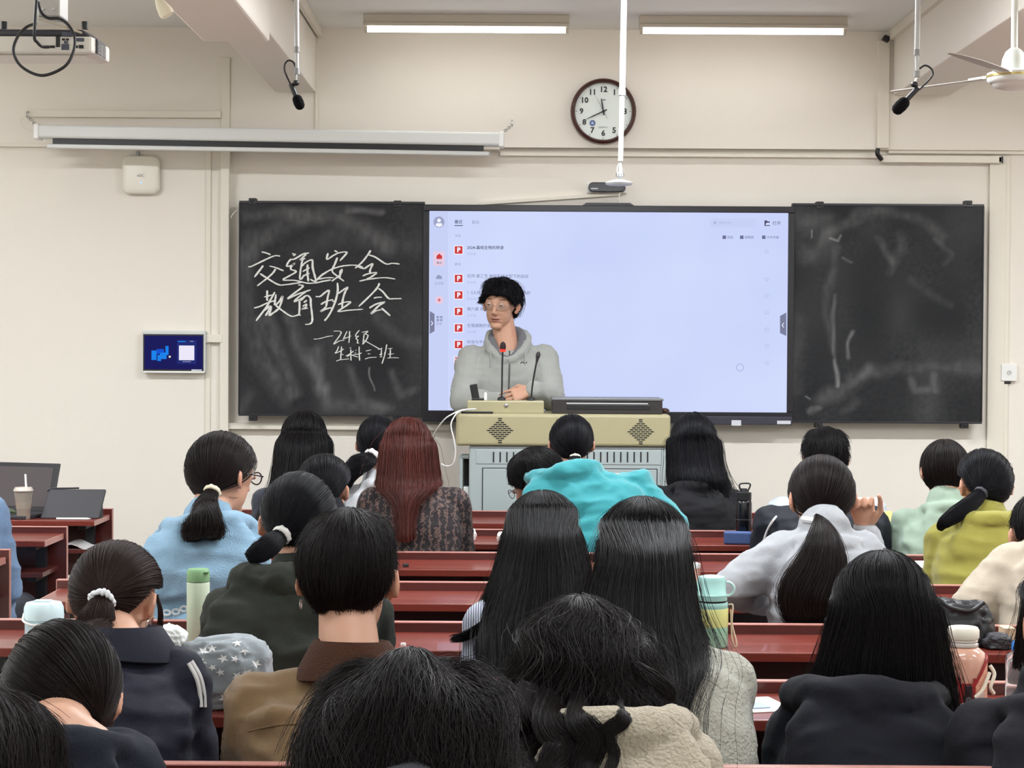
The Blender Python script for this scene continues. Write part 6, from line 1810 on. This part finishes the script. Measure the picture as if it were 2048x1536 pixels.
# sixth row
nvy = F_('navy_twill', (28, 29, 42), rough=.7, var=.06)
bd, bdh, bdi = add('beads', label='person with brown hair in a white beaded tie and a navy jacket', row=6, d=3.82, ds=3.66, hx=232, hy=1083, sl=(92, 1325), sr=(408, 1325), rot=(16, 30, 0), k=1.0, thick=.013, inset=.06,
    top=dict(mat=nvy, name='jacket', c=.026, crew=False, amp=.011), hair=dict(kind='tail', n=6000, tie=(207, 1196), tiemat=M_BEAD, beads=True, tr=.021, gap=.035, tail=[(203, 1206, 22, .015), (196, 1232, 31, .035), (189, 1262, 37, .05), (182, 1300, 36, .06), (180, 1325, 16, .06)], nt=3600, col='brown', locks=[([(314, 1190, -.06), (321, 1225, -.05), (319, 1260, -.05), (315, 1288, -.05)], 4, 80)]))
brn = F_('tan_canvas', (112, 89, 62), rough=.8, var=.06, bscale=500)
bj, bjh, bji = add('tan', label='person with short black hair and bare neck in a tan canvas jacket', row=6, d=3.66, ds=3.56, hx=700, hy=1015, sl=(446, 1380), sr=(962, 1392), nbz=.085, rot=(6, 6, 0), thick=.022, k=1.04, inset=.065,
    top=dict(mat=brn, name='jacket', c=.034, amp=.012, crew=False), hair=dict(kind='short', n=9000, L=.075, messy=.4, nape=.3, lump=.008, col='soft'))
shp = F_('sherpa_cream', (176, 174, 160), rough=.95, bump=1.0, bscale=140, var=.08, sheen=.4)
grn = F_('sage_sleeve', (128, 146, 132))
add('sherpa', label='person with very long black hair in a cream sherpa vest over a green shirt', row=6, d=3.72, ds=3.62, hx=1287, hy=1000, sl=(1150, 1318), sr=(1508, 1330), rot=(4, 8, 0), inset=.06,
    top=dict(mat=shp, name='vest', c=.034, vest=grn, hem=.05, lo=.1), hair=dict(kind='long', n=8000, rings=[(1085, 1204, 1370), (1150, 1188, 1378), (1215, 1178, 1386), (1265, 1176, 1400), (1300, 1180, 1400, None, .02, 96), (1350, 1190, 1368, None, 0, 84), (1420, 1200, 1352, None, 0, 78), (1480, 1215, 1330, None, 0, 70)], endvar=.13, fly=.05, locks=[([(1295, 1290), (1304, 1350), (1300, 1410), (1306, 1470)], 7, 90), ([(1330, 1290), (1328, 1340), (1318, 1400), (1312, 1440)], 6, 70)]))
blk2 = F_('soft_black', (21, 22, 29), var=.08)
add('black_hoodie_near', label='person with long black hair in a soft black hoodie beside the pink bottle', row=6, d=3.68, ds=3.65, hx=1766, hy=1108, sl=(1538, 1428), sr=(1922, 1428), rot=(3, 10, 0), inset=.06, k=1.02,
    top=dict(mat=blk2, hood=1.6, c=.03, hood_up=.02, hlen=.9, crew=False, amp=.011), hair=dict(kind='long', n=8000, rings=[(1205, 1668, 1870, .114), (1260, 1656, 1880, .117), (1320, 1640, 1892, .118), (1370, 1630, 1902, .116, .03, 112), (1415, 1632, 1908, .125, .03, 112), (1455, 1650, 1908, .13, .03, 112)], endvar=.06))
add('edge_jacket', label='person in a black jacket cut off by the lower right corner', row=6, d=3.5, ds=3.42, hx=2138, hy=1120, sl=(1893, 1436), sr=(2300, 1436), rot=(-8, 12, 0), inset=.07,
    top=dict(mat=F_('black_twill', (24, 24, 30)), name='jacket', hood=1.2, c=.04), hair=dict(kind='long', n=3000, rings=[(1210, 2048, 2230), (1270, 2042, 2234), (1320, 2036, 2234, .12, .03, 116)], col='dbrown'))
# seventh row
add('navy_hoodie', label='person with dark brown hair bent forward, bare nape above a navy hoodie, lower left', row=7, d=2.92, ds=2.78, hx=118, hy=1243, sl=(-80, 1490), sr=(318, 1500), rot=(-14, 42, 6), thick=.013, inset=.06,
    top=dict(mat=F_('navy_fleece', (24, 27, 37), var=.08), hood=1.25, c=.03, hood_up=-.012, crew=False), hair=dict(kind='tail', n=9000, tie=(250, 1480), col='dbrown'))
knit = F_('oatmeal_knit', (172, 161, 142), bump=.9, bscale=180, var=.06)
add('wavy', label='person with wavy black hair in an oatmeal knit hoodie, right of the tousled head', row=7, d=2.92, ds=2.84, hx=1160, hy=1200, sl=(1000, 1520), sr=(1450, 1490), rot=(8, 8, 0), inset=.07,
    top=dict(mat=knit, hood=1.25, c=.03, hood_up=.02), hair=dict(kind='long', n=9000, rings=[(1292, 1060, 1272, .115), (1340, 1048, 1298, .12), (1385, 1036, 1318, .128), (1425, 1026, 1285, .128, .03, 112), (1462, 1024, 1250, .128, .03, 112)], endvar=.16, wav=.012, curl=.020, fly=.05, col='soft', hug=False, locks=[([(1060, 1370), (1045, 1430, .14), (1066, 1480, .14), (1052, 1530, .14), (1062, 1575, .14)], 30, 500), ([(1110, 1380), (1100, 1440, .14), (1128, 1490, .14), (1108, 1535, .14), (1118, 1580, .14)], 34, 600), ([(1165, 1385), (1158, 1440, .14), (1185, 1480, .14), (1170, 1525, .14), (1180, 1560, .14)], 26, 500), ([(1190, 1370), (1235, 1405, .14), (1250, 1430, .14), (1232, 1452, .14), (1200, 1462, .14)], 13, 260), ([(1225, 1440, .14), (1222, 1480, .14), (1228, 1510, .14), (1216, 1550, .14)], 8, 120), ([(1270, 1330), (1310, 1360, .12), (1335, 1385, .12), (1330, 1400, .12)], 14, 200)]))
# eighth row, nearest the camera
add('curly', label='person with thick tousled black hair, nearest to the camera at bottom centre', row=8, d=2.26, ds=2.1, hx=822, hy=1303, sl=(520, 1700), sr=(1120, 1700), rot=(8, 16, 0), thick=.040, k=1.04,
    top=dict(mat=F_('dark_grey_fleece', (54, 54, 58)), c=.03), hair=dict(kind='fringe', n=15000, L=.11, messy=1.5, lump=.030, nape=.8, col='soft'))
add('corner_head', label='person cut off by the lower left corner, only dark hair showing', row=8, d=2.1, ds=1.95, hx=-48, hy=1368, sl=(-330, 1720), sr=(230, 1720), rot=(10, 14, 0), thick=.022,
    top=dict(mat=F_('dark_wool', (40, 40, 46)), c=.03), hair=dict(kind='fringe', n=7000, L=.10, messy=.5, lump=.008, nape=.7, col='dbrown'))
# ------------------------------------------------------------------ the presenter behind the podium
hg = F_('hoodie_grey', (154, 156, 151), var=.06)
pr, prh, pri = add('presenter', label='person in a grey zip hoodie and thin glasses standing behind the podium', row=9, stand=True, floor=.17, ear=.72, d=9.56, ds=9.58, hx=1001, hy=554, rot=(197, 7, -5), k=1.05, thick=.020, inset=.05,
    sl=(1107, 704), sr=(922, 704), hip=(W(1012, 900, 9.6).x, 9.60, 1.13), vox=.0035, hunch=.0, mouth=.8, tw=.17, hk=1.0,
    arms={'l': ((1104, 798, 9.40), (1064, 780, 9.16), (Vector((-1, -.05, -.30)), Vector((-.1, -.85, .55)), (.22, .30, .40, .5))),
          'r': ((926, 802, 9.42), (1000, 800, 9.26), (Vector((1, -.05, .05)), Vector((0, -.7, .7)), (.5, .5, .55, .6)))},
    top=dict(mat=hg, hood=1.2, c=.034, vneck=True, hood_up=.025, crew=False, amp=.008, sleeve=1.12, neck=.05, hem=.03), hair=dict(kind='parted', n=5200, L=.085, messy=.95, lump=.012, nape=.5, col='bluish'))
glasses(prh, pr, mat('thin_frame', (150, 130, 120), .3, metal=.7), .0009)

def add_zip(inf, pts, d, r, name, m, root, n=6, off=.002):
    return MB().tube(spline([inf['on'](x, y, d, off) for x, y in pts], 4), r, n).build(name, m, root, True)
rm = pri['rim']
MB().tube([p.lerp(pri['NB'] + Vector((0, 0, p.z - pri['NB'].z)), .22) + Vector((0, 0, .004)) for p in rm], [.017 + .014 * math.sin(math.pi * i / 18) for i in range(19)], 10).build('hood_lining', F_('lining_grey', (104, 104, 108)), pr, True)
add_zip(pri, [(1019, 702), (1019, 730), (1018, 765), (1017, 800)], 9.7, .0035, 'zip', mat('zip_dark', (70, 72, 72), .5), pr)
add_zip(pri, [(985, 682), (982, 705), (981, 735)], 9.7, .003, 'drawstring', mat('string_grey', (150, 152, 148), .8), pr)
add_zip(pri, [(1048, 682), (1050, 705), (1050, 730)], 9.7, .003, 'drawstring', mat('string_grey', (150, 152, 148), .8), pr)
add_zip(pri, [(1041, 727), (1045, 724), (1049, 727), (1054, 724.5)], 9.7, .0022, 'chest_mark', mat('mark_black', (40, 40, 42), .7), pr)
# standing legs of the presenter
g = MB()
hp = pri['HIP']
for s_ in (-1, 1):
    g.cap(hp + Vector((.09 * s_, 0, -.02)), (hp.x + .10 * s_, hp.y - .01, .17 + .5), .095, .065)
    g.cap((hp.x + .10 * s_, hp.y - .01, .17 + .5), (hp.x + .11 * s_, hp.y + .01, .17 + .10), .065, .052)
g.ell(hp + Vector((0, 0, -.03)), (.18, .13, .12))
link_mesh('trousers', fuse(g, .016, 3), mat('trousers_dark', (40, 42, 50), .8), pr, True)
for s_ in (-1, 1):
    g = MB().loft([ell_ring((hp.x + .11 * s_, hp.y - y, .17 + z), Vector((1, 0, 0)), Vector((0, 0, 1)), w, h, 14) for y, z, w, h in ((-.07, .05, .02, .03), (-.05, .06, .036, .05), (0, .06, .040, .06), (.07, .042, .045, .042), (.14, .032, .044, .03), (.185, .026, .03, .02))])
    g.build('shoe', mat('shoe_grey', (190, 188, 184), .6), pr, True)
# glasses and trims of the class
glasses(dnh, dn, mat('dark_frame', (40, 34, 40), .3), .0021)
glasses(tqh, tq, mat('dark_frame', (40, 34, 40), .3), .0013)
def collar(inf, root, m, rr=1.0, dz=0.0, h=.052):
    c = inf['NB'] + Vector((0, -.004, dz)); ax, fw = inf['ax'], inf['fw']
    rings = []
    for (r, z) in ((.062, -.03), (.064, h - .004), (.070, h), (.078, h - .010), (.100, .000), (.106, -.010), (.096, -.014), (.072, h - .03)):
        ring = []
        for i in range(29):
            q = math.radians(-150 + 300 * i / 28)
            k_ = (math.cos(q) + 1) / 2
            ring.append(c + ax * (r * rr * 1.0 * math.sin(q)) - fw * (r * rr * .92 * math.cos(q)) + Vector((0, 0, z + .012 * (k_ - .6) - .012 * abs(math.sin(q)) * (1 if z < 0 else 0))))
        rings.append(ring)
    g = MB().loft(rings + [rings[0]], cap=False, closed=False)
    return g.build('collar', m, root, True)
cord = F_('brown_corduroy', (62, 36, 22), bump=.5, bscale=300)
collar(bji, bj, cord, 1.0, .0)
collar(bdi, bd, nvy, 1.02, -.005, .045)
def ring_on(name, hd, p, r, t, m, root, ax=1):
    c = hd.wv(*p)
    MB().tube([c + hd.M @ Vector((0, r * math.cos(q), r * math.sin(q))) for q in [2 * math.pi * i / 16 for i in range(17)]], t, 6).build(name, m, root, True)
ring_on('earring', bjh, (-.0885, -.012, -.044), .008, .0016, M_STEEL, bj)
ring_on('earring', bdh, (.0885, -.012, -.044), .011, .0014, M_STEEL, bd)
# white piping and stripes
_p = PEOPLE['piping'][0]
M_PIPE = mat('piping_white', (214, 212, 210), .7)
for pts in ([(1522, 1100), (1534, 1062), (1552, 1034), (1584, 1006)], [(1760, 1100), (1752, 1062), (1738, 1036), (1714, 1012)]):
    add_zip(_p[2], pts, 7.4, .0042, 'piping', M_PIPE, _p[0], off=.001)
for pts in ([(383, 1322), (400, 1352), (408, 1384), (410, 1414)], [(377, 1326), (393, 1356), (400, 1388), (402, 1414)]):
    add_zip(bdi, pts, 4.0, .0042, 'sleeve_stripe', M_PIPE, bd, off=.001)
for cx, cy in ((334, 1226), (352, 1224), (368, 1218)):
    add_zip(dni, [(cx + 7 * math.cos(q), cy + 5 * math.sin(q)) for q in [2 * math.pi * i / 10 for i in range(11)]], 5.6, .0035, 'embroidered_ring', mat('thread_white', (206, 212, 216), .8), dn, off=.001)
add_zip(bji, [(447, 1478), (500, 1462), (560, 1450), (640, 1447)], 3.9, .0016, 'seam', mat('tan_seam', (98, 76, 48), .9), bj, off=.0)
add_zip(gri, [(1607, 1038), (1620, 1040), (1634, 1042)], 5.5, .009, 'white_collar', mat('collar_white', (224, 226, 228), .6), gr, off=.004)
# ------------------------------------------------------------------ bags and cloth on the desks
def cushion(name, c, r, rot, seed, m, label, cat, amp=.18, flat_z=None):
    bm = bmesh.new(); bmesh.ops.create_icosphere(bm, subdivisions=5, radius=1)
    v = np.array([x.co[:] for x in bm.verts])
    sq = np.sign(v) * np.abs(v) ** .72
    n1 = vnoise3(v * 2.1 + seed, seed) - .5; n2 = 1 - np.abs(2 * vnoise3(v * 4.2 + seed * 2, seed + 1) - 1) - .5; n3 = vnoise3(v * 9 + seed, seed) - .5
    sq = sq * (1 + amp * (n1 * 1.1 + n2 * .6 + n3 * .16))[:, None]
    P = sq * np.array(r)
    P = P @ np.array(rot).T + np.array(c)
    if flat_z is not None: P[:, 2] = np.maximum(P[:, 2], flat_z + .001)
    me = bpy.data.meshes.new(name); bm.to_mesh(me); bm.free()
    setv(me, P)
    o = link_mesh(name, me, m, None, True)
    put(o, '', label, cat)
    return o, BVHTree.FromPolygons(P.tolist(), [tuple(p.vertices) for p in me.polygons])
M_STAR = F_('grey_chambray', (138, 146, 150), var=.12)
c = W(446, 1352, 3.96)
so, sb = cushion('star_bag', (c.x, 3.98, c.z - .004), (.098, .075, .082), Matrix.Rotation(-.1, 3, 'Y'), 4, M_STAR, 'grey fabric bag printed with white stars on the desk', 'bag', .2, ZT)
def decal(parent, bvh, poly_px, d, m, name):
    """flat print laid on a surface, following its shape"""
    o_ = Vector((0, 0, CAM_H)); vs = []
    cx = sum(p[0] for p in poly_px) / len(poly_px); cy = sum(p[1] for p in poly_px) / len(poly_px)
    for x, y in [(cx, cy)] + poly_px:
        dr = (W(x, y, d) - o_).normalized()
        h = bvh.ray_cast(o_, dr)[0]
        if h is None: return None
        vs.append(h - dr * .0012)
    n = len(poly_px)
    return MB().add(vs, [(0, 1 + (i + 1) % n, 1 + i) for i in range(n)]).build(name, m, parent)
M_STW = mat('print_white', (220, 222, 222), .85)
for i, (x, y, r_, a) in enumerate(((407, 1303, 13, .2), (424, 1297, 11, .9), (446, 1317, 12, .5), (402, 1325, 13, .1), (441, 1345, 10, .7), (490, 1302, 12, .3), (474, 1286, 11, .8), (512, 1328, 12, .2), (494, 1345, 13, .6), (475, 1352, 12, .1), (384, 1330, 11, .4), (449, 1397, 13, .3), (470, 1318, 10, .0), (425, 1335, 9, .5))):
    st = []
    for j in range(10):
        q = a + math.pi * j / 5; k_ = r_ if j % 2 == 0 else r_ * .4
        st.append((x + k_ * math.cos(q), y + k_ * math.sin(q) * .8))
    decal(so, sb, st, 3.9, M_STW, 'star')
c = W(330, 1285, 3.98)
cushion('white_cloth_bag', (c.x, 4.0, c.z - .01), (.036, .05, .042), Matrix.Rotation(.2, 3, 'Y'), 9, F_('white_cloth', (206, 208, 204), var=.1), 'white cloth pouch on the desk in front of the navy jacket', 'pouch', .3, ZT)
c = W(1918, 1250, 4.86)
bo, bb = cushion('black_bag', (c.x, 4.87, c.z - .012), (.088, .055, .078), Matrix.Rotation(.12, 3, 'Y'), 6, mat('black_leather', (26, 26, 30), .38, spec=.5, bump=.1, bscale=200), 'soft black leather bag slumped on the desk behind the pink bottle', 'bag', .22, ZT)
MB().tube(spline([W(1880, 1200, 4.80), W(1900, 1215, 4.79), W(1940, 1222, 4.79), W(1968, 1205, 4.80)]), .006, 8).build('bag_strap', mat('black_strap', (18, 18, 20), .4), bo, True)
c = W(1990, 1278, 4.84)
cushion('black_cloth', (c.x, 4.82, ZT + .018), (.035, .04, .02), Matrix.Rotation(0, 3, 'Y'), 12, mat('black_cloth_mat', (44, 44, 48), .6), 'crumpled dark cloth beside the black bag', 'cloth', .25, ZT)
